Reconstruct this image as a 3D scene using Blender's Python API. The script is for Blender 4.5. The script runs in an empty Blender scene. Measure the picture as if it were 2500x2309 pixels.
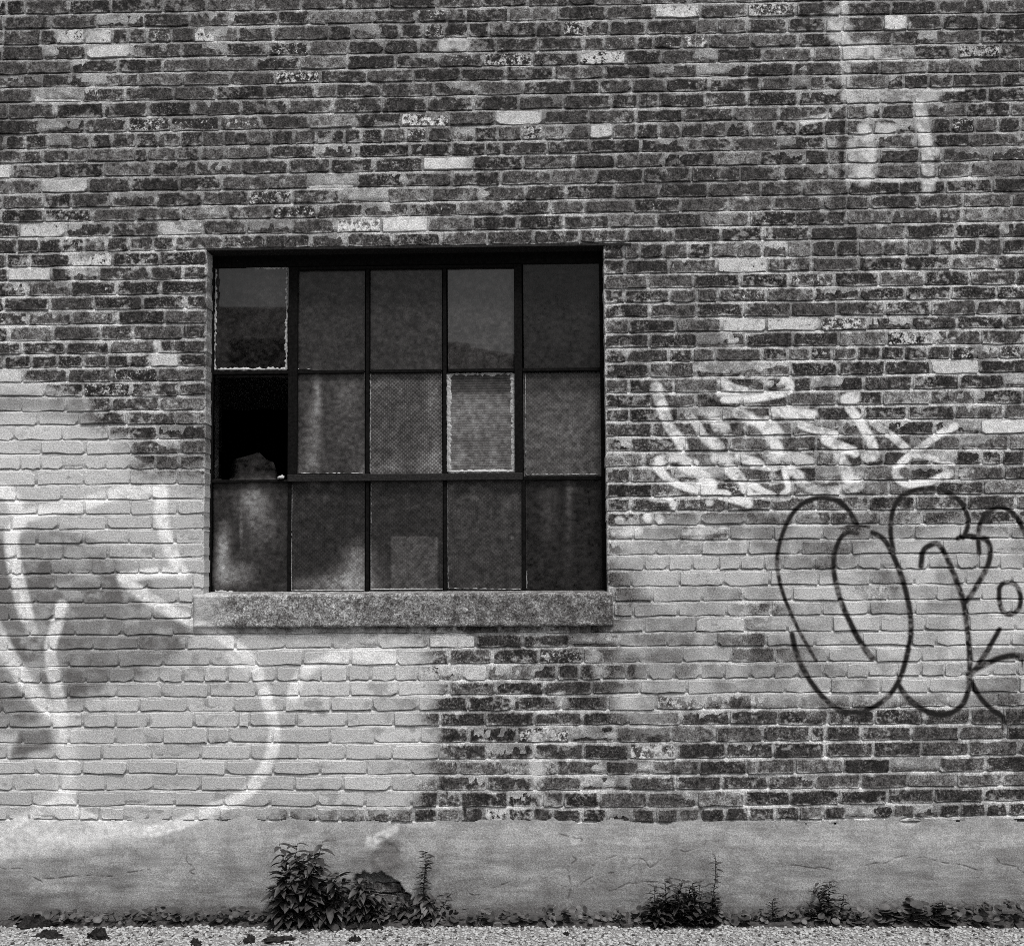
import bpy, math, random
import numpy as np
from mathutils import Vector, Matrix, Euler

# ------------------------------------------------------------------ camera
SC = bpy.context.scene
COL = SC.collection
FPX, DIST, CAMZ = 3100.0, 6.0, 1.616
PITCH, YAW, ROLL = 0.07376, -0.02626, -0.00632
def cam_axes():
    cp, sp, cy, sy, cr, sr = math.cos(PITCH), math.sin(PITCH), math.cos(YAW), math.sin(YAW), math.cos(ROLL), math.sin(ROLL)
    fwd = np.array([sy*cp, cy*cp, sp]); r0 = np.array([cy, -sy, 0.0]); u0 = np.cross(r0, fwd)
    return r0*cr + u0*sr, -r0*sr + u0*cr, fwd
RIGHT, UP, FWD = cam_axes()
cam_d = bpy.data.cameras.new('camera'); cam = bpy.data.objects.new('camera', cam_d); COL.objects.link(cam)
cam_d.sensor_fit = 'HORIZONTAL'; cam_d.sensor_width = 36.0; cam_d.lens = 36.0*FPX/2500.0
cam_d.clip_start = 0.05; cam_d.clip_end = 500
m = Matrix.Identity(4)
for i in range(3):
    m[i][0] = RIGHT[i]; m[i][1] = UP[i]; m[i][2] = -FWD[i]
m[0][3], m[1][3], m[2][3] = 0.0, -DIST, CAMZ
cam.matrix_world = m
SC.camera = cam

# ------------------------------------------------------------------ sky, sun, exposure
SUN_EL, SUN_AZ = math.radians(64), math.radians(160)      # azimuth clockwise from +Y
w = bpy.data.worlds.new('World'); SC.world = w; w.use_nodes = True
wn = w.node_tree.nodes; wl = w.node_tree.links; wn.clear()
sky = wn.new('ShaderNodeTexSky'); sky.sky_type = 'NISHITA'; sky.sun_disc = False
sky.sun_elevation = SUN_EL; sky.sun_rotation = SUN_AZ; sky.dust_density = 3.0
bw = wn.new('ShaderNodeRGBToBW'); bg = wn.new('ShaderNodeBackground'); wo = wn.new('ShaderNodeOutputWorld')
wl.new(sky.outputs[0], bw.inputs[0]); wl.new(bw.outputs[0], bg.inputs[0]); wl.new(bg.outputs[0], wo.inputs[0])
bg.inputs[1].default_value = 0.085
sd = bpy.data.lights.new('sun', 'SUN'); sun = bpy.data.objects.new('sun', sd); COL.objects.link(sun)
sd.energy = 1.5; sd.angle = math.radians(11); sd.color = (1.0, 0.985, 0.97)
to_sun = Vector((math.sin(SUN_AZ)*math.cos(SUN_EL), math.cos(SUN_AZ)*math.cos(SUN_EL), math.sin(SUN_EL)))
sun.rotation_euler = to_sun.to_track_quat('Z', 'Y').to_euler(); sun.location = (0, -8, 9)
SC.view_settings.view_transform = 'Standard'; SC.view_settings.look = 'None'
SC.view_settings.exposure = 1.3; SC.view_settings.gamma = 1.0
SC.render.engine = 'CYCLES'
SC.cycles.use_denoising = False
SC.cycles.pixel_filter_type = 'BLACKMAN_HARRIS'; SC.cycles.filter_width = 0.9
SC.cycles.max_bounces = 6; SC.cycles.transparent_max_bounces = 12

rng = random.Random(7); nrng = np.random.default_rng(11)

# ------------------------------------------------------------------ picture <-> wall geometry
def unp(px, py, Y=0.0):
    """photo pixel -> (x, z) on the vertical plane y = Y"""
    a, b = (px-1250.0)/FPX, (1154.5-py)/FPX
    d = FWD + a*RIGHT + b*UP
    t = (Y+DIST)/d[1]
    return d[0]*t, CAMZ + d[2]*t
def unp_ground(px, py, Z=0.0):
    a, b = (px-1250.0)/FPX, (1154.5-py)/FPX
    d = FWD + a*RIGHT + b*UP
    t = (Z-CAMZ)/d[2]
    return d[0]*t, -DIST + d[1]*t
def proj(X, Z, Y=0.0):
    vx, vy, vz = X, Y+DIST, Z-CAMZ
    dx = vx*RIGHT[0]+vy*RIGHT[1]+vz*RIGHT[2]; dy = vx*UP[0]+vy*UP[1]+vz*UP[2]; dz = vx*FWD[0]+vy*FWD[1]+vz*FWD[2]
    return 1250.0+FPX*dx/dz, 1154.5-FPX*dy/dz
PXM = DIST/FPX            # metres per photo pixel on the wall

def vnoise(x, y, seed=0):
    xi = np.floor(x).astype(np.int64); yi = np.floor(y).astype(np.int64)
    fx, fy = x-xi, y-yi
    fx = fx*fx*(3-2*fx); fy = fy*fy*(3-2*fy)
    def h(a, b):
        n = (a*374761393 + b*668265263 + seed*1442695041) & 0xffffffff
        n = ((n ^ (n >> 13))*1274126177) & 0xffffffff
        return ((n ^ (n >> 16)) & 0xffff)/65535.0
    return (h(xi, yi)*(1-fx)+h(xi+1, yi)*fx)*(1-fy) + (h(xi, yi+1)*(1-fx)+h(xi+1, yi+1)*fx)*fy
def fbm(x, y, seed=0, octv=4, gain=0.5):
    s = 0; a = 1.0; t = 0
    for o in range(octv):
        s = s + a*vnoise(x*2**o, y*2**o, seed+o*17); t += a; a *= gain
    return s/t
def sstep(a, b, x):
    t = np.clip((x-a)/(b-a), 0, 1); return t*t*(3-2*t)

# ------------------------------------------------------------------ object helpers
def link(name, mesh, parent=None, loc=(0, 0, 0), rot=None):
    o = bpy.data.objects.new(name, mesh); COL.objects.link(o); o.location = loc
    if rot is not None: o.rotation_euler = rot
    if parent is not None: o.parent = parent
    return o
def tag(o, label=None, cat=None, group=None, kind=None):
    if label: o['label'] = label
    if cat: o['category'] = cat
    if group: o['group'] = group
    if kind: o['kind'] = kind
    return o
def mesh(name, v, f, mat=None, smooth=False):
    me = bpy.data.meshes.new(name); me.from_pydata([tuple(map(float, p)) for p in v], [], f); me.update()
    if mat: me.materials.append(mat)
    if smooth: me.polygons.foreach_set('use_smooth', [True]*len(me.polygons))
    return me
def grid_mesh(name, V, mask=None, mat=None, smooth=True):
    """V: (n, m, 3) array of points; mask (n-1, m-1) keeps cells"""
    n, k = V.shape[:2]
    idx = np.arange(n*k).reshape(n, k)
    q = np.stack([idx[:-1, :-1], idx[:-1, 1:], idx[1:, 1:], idx[1:, :-1]], -1)
    q = q[mask] if mask is not None else q.reshape(-1, 4)
    me = bpy.data.meshes.new(name)
    me.vertices.add(n*k); me.vertices.foreach_set('co', V.reshape(-1).astype(np.float32))
    nf = len(q); me.loops.add(nf*4); me.loops.foreach_set('vertex_index', q.reshape(-1).astype(np.int32))
    me.polygons.add(nf); me.polygons.foreach_set('loop_start', np.arange(0, nf*4, 4, dtype=np.int32))
    me.polygons.foreach_set('loop_total', np.full(nf, 4, np.int32))
    me.update(calc_edges=True); me.validate()
    if smooth: me.polygons.foreach_set('use_smooth', np.ones(nf, bool))
    if mat: me.materials.append(mat)
    return me
def box_vf(x0, x1, y0, y1, z0, z1, b=0.0):
    """box, optionally with chamfered long edges on the side facing the viewer (-y)"""
    if b <= 0:
        v = [(x0,y0,z0),(x1,y0,z0),(x1,y1,z0),(x0,y1,z0),(x0,y0,z1),(x1,y0,z1),(x1,y1,z1),(x0,y1,z1)]
        f = [(0,1,5,4),(1,2,6,5),(2,3,7,6),(3,0,4,7),(4,5,6,7),(3,2,1,0)]
        return v, f
    r = [(x0,z0),(x1,z0),(x1,z1),(x0,z1)]; ri = [(x0+b,z0+b),(x1-b,z0+b),(x1-b,z1-b),(x0+b,z1-b)]
    v = [(x,y0,z) for x,z in ri]+[(x,y0+b,z) for x,z in r]+[(x,y1,z) for x,z in r]
    f = [(0,1,2,3)]
    for i in range(4):
        j = (i+1)%4; f += [(4+i,4+j,j,i),(8+i,8+j,4+j,4+i)]
    f.append((11,10,9,8))
    return v, f
def box(name, parent, mat, *a, b=0.0):
    v, f = box_vf(*a, b=b); return link(name, mesh(name, v, f, mat), parent)

# ------------------------------------------------------------------ brick courses read off the photograph
JL = [38,74,112,149,184,217,253,292,329,366,400,437,474,511,545,582,619,654,688,725,760,796,834,867,900,935,970,1006,1040,1076,1111,1148,1185,1223,1258,1294,1330,1366,1403,1439,1474,1513,1553,1588,1629,1667,1704,1739,1777,1815,1854,1890,1930,1966,2003]
JR = [0,35.5,74,109,145,180,215,251,286.6,325.5,360,396,434,472,508,545,583,623,659,698,732,770,804,843,878,913,950,987,1024,1061,1099,1135,1172,1208,1245,1280,1316,1352,1389,1425.5,1464.5,1499,1540,1577,1615,1650,1690,1725,1769,1805,1844,1884,1920,1957,1993]
JM = [None]*16+[593,633,670,705.5,741,777,814,850.6,885,924,961,995.6,1030,1067,1104,1140.6,1179,1214,1249,1283.5,1319.5,1356,1393,1432,1470,1505.6,1543.7,1579,1618,1659,1694,1734,1770,1813,1854,1892,1930,1971,2010]
NJ = 55; TOPX = 15                       # TOPX extra courses above the frame
def joint_tables():
    T = []
    for i in range(-TOPX, NJ):
        k = max(i, 0); up = -36.3*min(i, 0)
        l, r, mm = JL[k]-up, JR[k]-up, JM[k]
        if mm is None: mm = l+(r-l)*(1500.0/2300.0)
        else: mm -= up
        T.append((unp(100, l)[1], unp(1600, mm)[1], unp(2400, r)[1]))
    return np.array(T)
JT = joint_tables()
XJL, XJM, XJR = unp(100, 1150)[0], unp(1600, 1150)[0], unp(2400, 1150)[0]
def zjoint(i, X):
    """height of bed joint i at x = X"""
    a, b, c = JT[i+TOPX]
    X = np.asarray(X, float)
    t1 = (X-XJL)/(XJM-XJL); t2 = (X-XJM)/(XJR-XJM)
    t1 = np.clip(t1, -0.35, None); t2 = np.clip(t2, None, 1.5)
    return np.where(X < XJM, a+(b-a)*t1, b+(c-b)*t2)
HEADER = {9, 17, 24, 31, 38, 45, 54}
ROWS = {
0:[17,62,170,272,399,505,618,735,841,952,1065,1178,1288,1386,1454,1568,1680,1795,1910,2020,2130,2240,2350,2460],
1:[10,125,238,353,463,561,680,756,797,910,1016,1093,1137,1241,1360,1479,1596,1709,1824,1943,2051,2175,2287,2406],
2:[8,100,138,208,274,314,361,418,474,527,582,667,803,859,925,976,1033,1086,1144,1195,1309,1373,1428,1488,1577,1701,1752,1824,1922,2015,2058,2156,2215,2300,2389,2436],
3:[6,108,212,321,444,552,656,754,850,938,1022,1141,1212,1314,1424,1475,1553,1596,1667,1730,1833,1947,2051,2177,2283,2393],
4:[68,176,289,397,508,624,733,848,965,1071,1180,1299,1415,1528,1615,1750,1862,1983,2054,2128,2228,2334,2440],
5:[104,225,338,448,561,673,782,895,1008,1124,1235,1352,1475,1590,1705,1824,1937,2058,2147,2262,2374,2489],
6:[81,202,306,425,529,648,770,822,931,1059,1165,1275,1396,1464,1543,1624,1731,1856,1939,1975,2062,2164,2206,2266,2325,2447],
7:[21,136,255,363,474,588,703,813,933,1042,1156,1267,1377,1492,1558,1607,1720,1824,1949,2062,2150,2232,2296,2410],
8:[98,208,312,418,537,637,756,865,978,1097,1209,1326,1437,1553,1667,1790,1901,2020,2066,2122,2151,2232,2360,2466],
9:[13,64,117,172,225,274,333,387,442,495,548,607,663,718,773,840,882,935,991,1044,1103,1158,1214,1275,1328,1381,1439,1496,1553,1609,1662,1716,1773,1833,1890,1947,2011,2066,2130,2190,2236,2274,2321,2379,2436,2491],
10:[104,212,330,361,431,489,548,658,773,876,1001,1103,1186,1224,1337,1441,1564,1675,1786,1901,2015,2143,2236,2279,2368,2485],
11:[30,144,255,370,480,590,705,807,916,1033,1154,1276,1401,1502,1619,1746,1854,1964,2024,2066,2147,2245,2300,2419],
12:[102,217,321,438,542,654,752,872,989,1103,1222,1345,1456,1570,1688,1807,1909,2028,2066,2139,2245,2287,2368,2487],
13:[6,108,176,272,382,495,607,714,831,944,1054,1171,1282,1381,1500,1607,1729,1858,1958,2071,2196,2308,2423],
14:[4,110,225,333,442,556,665,773,887,999,1118,1233,1343,1428,1547,1662,1777,1884,2007,2066,2124,2240,2351,2470],
15:[49,161,272,389,495,601,711,820,932,1046,1154,1265,1377,1488,1602,1714,1830,1943,2066,2177,2291,2347,2404],
16:[42,96,151,206,261,316,374,427,546,648,760,846,957,1076,1190,1301,1415,1530,1645,1760,1862,1977,2096,2211,2330,2444],
17:[73,174,276,391,'W',1525,1562,1620,1680,1735,1800,1860,1922,1980,2042,2095,2155,2212,2270,2325,2385,2445],
18:[21,127,177,242,367,448,'W',1525,1632,1750,1872,1980,2095,2205,2320,2432],
19:[67,174,286,393,'W',1582,1692,1807,1925,2037,2145,2257,2367,2480],
20:[11,122,230,349,453,'W',1525,1635,1702,1752,1870,1987,2097,2210,2322,2432],
21:[68,177,289,403,'W',1585,1700,1815,1930,2042,2160,2272,2382],
22:[23,130,248,325,445,'W',1535,1650,1762,1870,2000,2117,2225,2335,2450],
23:[54,162,269,385,'W',1585,1702,1820,1935,2047,2165,2280,2395],
24:[10,78,141,205,263,317,367,438,'W',1530,1632,1690,1747,1860,1922,1977,2032,2092,2150,2207,2265,2320,2380,2437],
25:[55,166,273,386,'W',1585,1695,1812,1930,2045,2160,2272,2390],
26:[0,110,205,320,437,'W',1535,1645,1755,1867,1982,2107,2227,2342,2452],
27:[54,162,273,390,'W',1590,1697,1810,1922,2042,2155,2270,2382],
28:[94,196,310,429,'W',1537,1655,1760,1880,1992,2107,2215,2330,2450],
29:[36,153,266,386,'W',1592,1705,1820,1935,2052,2165,2280,2392],
30:[101,209,321,437,'W',1540,1670,1780,1875,1992,2110,2225,2345,2462],
31:[50,101,154,206,258,317,380,440,'W',1570,1635,1690,1750,1805,1867,1930,1992,2045,2105,2155,2220,2275,2332,2395,2445],
32:[90,206,316,432,'W',1540,1652,1765,1885,1992,2107,2220,2335,2450],
33:[40,152,262,372,'W',1592,1705,1820,1935,2052,2170,2285,2400],
34:[92,208,320,434,'W',1540,1654,1773,1883,1992,2120,2234,2360,2479],
35:[30,144,260,372,'W',1595,1708,1820,1937,2027,2144,2250,2365,2482],
36:[92,206,316,428,'W',1545,1658,1780,1888,2007,2126,2230,2342,2468],
37:[40,154,264,376,'W',1600,1712,1825,1955,2077,2180,2300,2419],
38:[28,56,128,172,224,282,340,392,440,'W',1574,1631,1690,1753,1805,1865,1910,1987,2039,2093,2151,2194,2266,2333,2387,2441],
39:[26,136,248,360,472,'W',1541,1658,1766,1879,1998,2124,2230,2356,2470],
40:[88,204,318,436,'S',1593,1712,1816,1933,2050,2167,2284,2396],
41:[24,132,256,372,'S',1545,1654,1773,1883,2007,2120,2232,2360,2468],
42:[72,184,300,424,534,648,764,887,1000,1110,1220,1330,1440,1574,1697,1820,1922,2032,2147,2257,2365,2477],
43:[20,120,228,340,456,576,695,812,925,1047,1162,1277,1392,1511,1628,1748,1870,1989,2104,2223,2284,2360,2468],
44:[56,170,292,400,514,627,740,857,970,1097,1202,1315,1425,1554,1667,1784,1892,2021,2135,2250,2369,2482],
45:[48,102,152,210,266,326,388,448,500,556,613,674,731,785,850,905,965,1020,1075,1127,1190,1245,1300,1360,1415,1470,1528,1582,1645,1708,1766,1829,1888,1946,2009,2066,2122,2189,2248,2306,2356,2423,2482],
46:[60,168,284,398,512,625,730,855,970,1097,1210,1327,1445,1562,1676,1802,1915,2027,2149,2266,2374,2486],
47:[8,116,206,342,458,572,695,807,910,1020,1142,1252,1370,1485,1600,1719,1838,1951,2077,2194,2315,2432],
48:[23,127,204,284,363,474,584,610,725,845,962,1075,1185,1305,1422,1535,1663,1782,1899,2021,2135,2257,2369,2448],
49:[57,170,282,397,508,561,667,805,915,1025,1145,1262,1390,1502,1640,1746,1861,1978,2014,2102,2225,2342,2455],
50:[17,134,251,370,491,612,727,842,957,1070,1190,1305,1425,1535,1652,1771,1888,2014,2131,2248,2365,2484],
51:[87,202,314,433,552,668,782,895,1005,1120,1240,1360,1477,1592,1707,1823,1940,2057,2174,2290,2405],
52:[34,147,259,374,489,603,720,837,957,1070,1190,1307,1420,1535,1650,1762,1876,1988,2100,2216,2334,2446],
53:[81,191,308,427,546,659,774,892,1005,1070,1125,1240,1325,1377,1462,1580,1702,1818,1928,2048,2166,2280,2400],
54:[20,72,132,195,246,306,361,418,480,537,599,654,707,775,830,895,952,1010,1067,1125,1182,1240,1302,1350,1420,1482,1542,1600,1655,1708,1770,1828,1892,1952,2010,2066,2126,2180,2232,2292,2344,2406,2460],
}
for r in range(-TOPX+1, 0):
    o = rng.uniform(0, 110); ROWS[r] = [o+112*k for k in range(-10, 30)]
# the window opening on the wall plane (slightly out of square, as in the photograph)
OXL0, OZT = unp(511, 612); OXL1, OZB = unp(497, 1447); OXR0 = unp(1471, 605)[0]; OXR1 = unp(1482, 1440)[0]
OXL, OXR = (OXL0+OXL1)/2-0.002, (OXR0+OXR1)/2+0.002
OZT = unp(990, 607)[1]; OZB = unp(990, 1447)[1]
SXL, SXR = unp(474, 1490)[0], unp(1497, 1490)[0]; SZT, SZB = unp(990, 1449)[1], unp(990, 1530)[1]
segs = []                               # (row, px0, px1, is_jamb)
for r, js in ROWS.items():
    unit = 57.0 if r in HEADER else 113.0
    parts = [[]]
    for j in js:
        if isinstance(j, str): parts.append(j); parts.append([])
        else: parts[-1].append(float(j))
    def fill(lst):
        out = [lst[0]]
        for q in lst[1:]:
            g = q-out[-1]; n = max(1, round(g/unit)) if g > 165 else 1
            b0 = out[-1]
            for k in range(1, n+1): out.append(b0+g*k/n)
        return out
    def ext(lst, left, right):
        lst = list(lst)
        while left and lst[0] > -1150: lst.insert(0, lst[0]-unit*rng.uniform(.96, 1.03))
        while right and lst[-1] < 3350: lst.append(lst[-1]+unit*rng.uniform(.96, 1.03))
        return lst
    if len(parts) == 1:
        l = fill(ext(parts[0], True, True)); segs += [(r, a, b, 0) for a, b in zip(l, l[1:])]
    else:
        zc = 0.5*(JT[r+TOPX].mean()+JT[r-1+TOPX].mean())
        if parts[1] == 'W': xl, xr = proj(OXL, zc)[0]-.2, proj(OXR, zc)[0]+.2
        else: xl, xr = proj(SXL, zc)[0]-2, proj(SXR, zc)[0]+2
        l = ext(parts[0], True, False)
        if xl-l[-1] < 24: l[-1] = xl
        else: l.append(xl)
        l = fill(l); q = ext(parts[2], False, True)
        if q[0]-xr < 24: q[0] = xr
        else: q.insert(0, xr)
        q = fill(q)
        jam = 1 if parts[1] == 'W' else 0
        segs += [(r, a, b, jam if k == len(l)-2 else 0) for k, (a, b) in enumerate(zip(l, l[1:]))]
        segs += [(r, a, b, -jam if k == 0 else 0) for k, (a, b) in enumerate(zip(q, q[1:]))]

# tone overrides: (photo x, photo y, amount of pale paint left on the brick, speckle)
PALE = [(180,85,.75),(240,92,.8),(395,92,.5),(500,88,.75),(268,127,.95),(700,120,.45),(720,190,.55),(150,235,.85),(165,452,.97),
(840,447,1),(8,415,.95),(105,555,.8),(440,555,.97),(312,303,.5),(460,303,.45),(580,305,.45),(660,480,.5),(720,515,.5),(150,525,.45),(1040,292,.62),
(1267,292,.88),(1092,402,.9),(870,443,.9),(985,552,.85),(895,552,.6),(1170,145,.5),(1050,40,.5),(1120,145,.4),(1470,143,.68),(1230,145,.55),
(1640,35,.75),(1465,330,.85),(1300,330,.65),(1355,290,.3),(1010,330,.5),(1044,78,.55),(1400,70,.6),(2190,58,.85),(2350,132,.6),(1690,100,.55),(1915,30,.55),(2340,312,.5),(2310,830,.0),
(215,635,.72),(88,672,.95),(310,638,.4),(400,875,.9),(30,917,.9),(50,950,.9),(270,950,.5),(330,918,.45),(440,918,.3),
(1810,650,.85),(1985,690,.5),(1795,790,.85),(1920,790,.8),(2060,790,.55),(1840,728,.45),(1720,690,.3),(2220,827,.6),(2345,897,.85),(2345,862,.5),(2460,862,.5),(2440,1045,.9),
(1105,1565,.92),(1156,1645,.9),(1335,1602,.55),(1047,1640,.7),(1325,1800,.55),(1340,1568,.1),(1200,1990,.7),(1570,1830,.6),(1730,1180,.5),(1625,1720,.6),(1620,1680,.3),
(1660,1415,.7),(1700,1525,.8),(1640,1500,.4),(2300,1310,.35),(2150,1450,.6),(1080,1990,.2),(620,150,.3),(335,205,.3),(790,265,.3),(560,160,.3)]
DARK = [(130,305),(190,270),(700,265),(80,525),(140,490),(620,220),(400,270),(1900,240),(2330,235),(1960,320),(1930,385),(1520,870),(1540,985),(1540,1020),(1530,1185),
(1130,1570),(1220,1570),(1330,1720),(1200,1720),(1440,1720),(1240,1800),(1440,1800),(1200,1840),(1300,1640),(1350,1640),(1130,1990),(1260,1990),(1280,1950),(1430,1950),(2100,1950),(1470,1990),
(480,630),(1900,370),(910,290),(960,255),(1010,370),(1150,370),(250,700),(380,740),(1840,690),(2040,890),(2100,1000),(2140,690),(2380,715),(2450,900),(1760,935),(880,330),(900,360),(250,335),(310,340)]

# ------------------------------------------------------------------ paint, wear and sill-shade masks on the wall (x, z)
TX0, TX1, TZ0, TZ1 = -3.05, 2.75, -0.1, 4.45
TW, TH = 1640, 1286
gx = TX0+(np.arange(TW)+.5)/TW*(TX1-TX0); gz = TZ0+(np.arange(TH)+.5)/TH*(TZ1-TZ0)
GX, GZ = np.meshgrid(gx, gz)
PX, PY = proj(GX, GZ)
def stroke(A, pts, wdt, soft=0.35, amt=1.0, ox=0, oy=0, s=1.0, jitter=0.0):
    """draw a spray line with soft edges into A; pts may carry their own width"""
    P = [(ox+p[0]/s, oy+p[1]/s) for p in pts]
    Q = []
    for i in range(len(P)-1):                       # Catmull-Rom smoothing
        p0, p1, p2, p3 = P[max(i-1, 0)], P[i], P[i+1], P[min(i+2, len(P)-1)]
        for k in range(5):
            t = k/5.0
            Q.append(tuple(0.5*((2*p1[c])+(-p0[c]+p2[c])*t+(2*p0[c]-5*p1[c]+4*p2[c]-p3[c])*t*t+(-p0[c]+3*p1[c]-3*p2[c]+p3[c])*t**3) for c in (0, 1)))
    Q.append(P[-1])
    W = wdt/s if not isinstance(wdt, (tuple, list)) else None
    n = len(Q)-1
    for i in range(n):
        (x0, y0), (x1, y1) = Q[i], Q[i+1]
        ww = W if W else (wdt[0]+(wdt[1]-wdt[0])*i/max(n-1, 1))/s
        r = ww*0.5*(1+soft)+3
        xa, za = unp(min(x0, x1)-r-30, max(y0, y1)+r+30); xb, zb = unp(max(x0, x1)+r+30, min(y0, y1)-r-30)
        i0 = max(0, int((xa-TX0)/(TX1-TX0)*TW)); i1 = min(TW, int((xb-TX0)/(TX1-TX0)*TW)+1)
        j0 = max(0, int((za-TZ0)/(TZ1-TZ0)*TH)); j1 = min(TH, int((zb-TZ0)/(TZ1-TZ0)*TH)+1)
        if i1 <= i0 or j1 <= j0: continue
        px, py = PX[j0:j1, i0:i1], PY[j0:j1, i0:i1]
        dx, dy = x1-x0, y1-y0; L2 = dx*dx+dy*dy+1e-6
        t = np.clip(((px-x0)*dx+(py-y0)*dy)/L2, 0, 1)
        d = np.hypot(px-x0-t*dx, py-y0-t*dy)
        v = amt*(1-sstep(ww*0.5*(1-soft), ww*0.5*(1+soft)+1.0, d))
        np.maximum(A[j0:j1, i0:i1], v, out=A[j0:j1, i0:i1])
def soft_poly(pts, soft, namp=0.0, nscale=60.0, seed=3):
    """soft-edged region: signed distance to a polygon in photo pixels"""
    st = 4; px, py = PX[::st, ::st], PY[::st, ::st]
    if namp:
        px = px+namp*(fbm(PX[::st, ::st]/nscale, PY[::st, ::st]/nscale, seed)-.5)*2; py = py+namp*(fbm(PX[::st, ::st]/nscale, PY[::st, ::st]/nscale, seed+5)-.5)*2
    d = np.full(px.shape, 1e9); ins = np.zeros(px.shape, bool)
    for (x0, y0), (x1, y1) in zip(pts, pts[1:]+pts[:1]):
        dx, dy = x1-x0, y1-y0; t = np.clip(((px-x0)*dx+(py-y0)*dy)/(dx*dx+dy*dy+1e-6), 0, 1)
        d = np.minimum(d, np.hypot(px-x0-t*dx, py-y0-t*dy))
        c = ((y0 > py) != (y1 > py)) & (px < (x1-x0)*(py-y0)/((y1-y0) if y1 != y0 else 1e-6)+x0)
        ins ^= c
    sd_ = np.where(ins, d, -d); v = sstep(-soft, soft, sd_)
    v = np.repeat(np.repeat(v, st, 0), st, 1)[:TH, :TW]
    p_ = np.pad(v, 2, 'edge')                          # smooth the blocks of the coarse grid
    q_ = sum(p_[i:i+TH] for i in range(4))/4.0; v = sum(q_[:, i:i+TW] for i in range(4))/4.0
    return v
def blob(x, y, rx, ry, p=1.0):
    return np.exp(-(((PX-x)/rx)**2+((PY-y)/ry)**2)*p)

# brick id, distance to the nearest joint (photo px)
ROWI = np.full(PX.shape, -99); EDGE = np.zeros(PX.shape); BID = np.full(PX.shape, -1)
row_segs = {}
for k, s_ in enumerate(segs): row_segs.setdefault(s_[0], []).append((s_[1], s_[2], k))
for r in range(-TOPX+1, NJ):
    za, zb = zjoint(r-1, gx), zjoint(r, gx)
    sel = (GZ <= za[None, :]) & (GZ > zb[None, :])
    if not sel.any(): continue
    jj, ii = np.nonzero(sel)
    dv = np.minimum(za[ii]-GZ[jj, ii], GZ[jj, ii]-zb[ii])/PXM
    S = sorted(row_segs[r]); xs = np.array([s_[0] for s_ in S]); xe = np.array([s_[1] for s_ in S]); ks = np.array([s_[2] for s_ in S])
    p = PX[jj, ii]; q = np.clip(np.searchsorted(xs, p)-1, 0, len(xs)-1)
    dh = np.minimum(p-xs[q], xe[q]-p)
    EDGE[jj, ii] = np.minimum(dv, dh); BID[jj, ii] = ks[q]; ROWI[jj, ii] = r

N1 = fbm(PX/90, PY/90, 21, 5); N2 = fbm(PX/28, PY/22, 31, 4); N3 = fbm(PX/9, PY/7, 41, 3); N4 = fbm(PX/240, PY/200, 51, 3)

# pale paint: coverage and tone
COV = np.zeros(PX.shape); TON = np.full(PX.shape, 0.465)
A = soft_poly([(-400,950),(110,958),(190,985),(235,1050),(300,1085),(330,1150),(500,1175),(560,1440),(560,1530),(980,1540),(1040,1600),(1050,1680),(1055,1790),(1050,1900),(1000,1998),(700,2004),(600,2012),(400,2040),(-400,2075)], 85, 30, 70)
BR = np.array([random.Random(9000+k).random() for k in range(len(segs)+1)])[BID]
A = sstep(.10, .90, A+.34*(N2-.5)+.42*(BR-.5)*(.35+.65*sstep(700, 1000, PX))+.20*(N3-.5)); COV = np.maximum(COV, A*0.97)
A2 = soft_poly([(-400,925),(60,935),(140,960),(60,1000),(-400,1010)], 25, 15); COV = np.maximum(COV, .8*A2)
R_ = soft_poly([(1490,1285),(1700,1268),(1790,1250),(2060,1300),(2300,1290),(2900,1330),(2900,1700),(2480,1735),(2250,1722),(1960,1730),(1700,1690),(1500,1800),(1480,1560)], 45, 40, 90)
TONE_R = 0.32+0.12*sstep(.35, .65, N1)+0.10*blob(2200,1560,330,190)
COVR = R_*(0.55+0.4*sstep(.38, .60, N4*.5+N1*.5)+.3*blob(2200,1570,300,180))*(1-.65*blob(1850,1490,70,80))*(1-.45*blob(1870,1590,110,70))*(1-.5*blob(1780,1310,120,50))
COVR = np.clip(COVR+R_*(.55*(N2-.5)+.5*(BR-.5)), 0, .93)*sstep(0, .3, R_)
selR = COVR > COV; TON = np.where(selR, TONE_R, TON); COV = np.maximum(COV, COVR)
# haze of overspray round the white tag and pale wash low on the right
for (x, y, rx, ry, a) in ((1610,930,40,60,.30),(1850,1060,200,130,.34),(1760,1130,160,60,.35),(2080,1130,110,70,.35),(1600,1330,120,40,.5),(2000,1265,300,30,.45),(1590,1680,70,200,.6),(1620,1560,90,120,.6),
                          (2120,1190,250,40,.4),(2400,1000,80,25,.3),(1720,970,120,25,.3)):
    v = a*blob(x, y, rx, ry)*sstep(.25, .6, N2); TON = np.where(v > COV, .36, TON); COV = np.maximum(COV, v)
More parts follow.
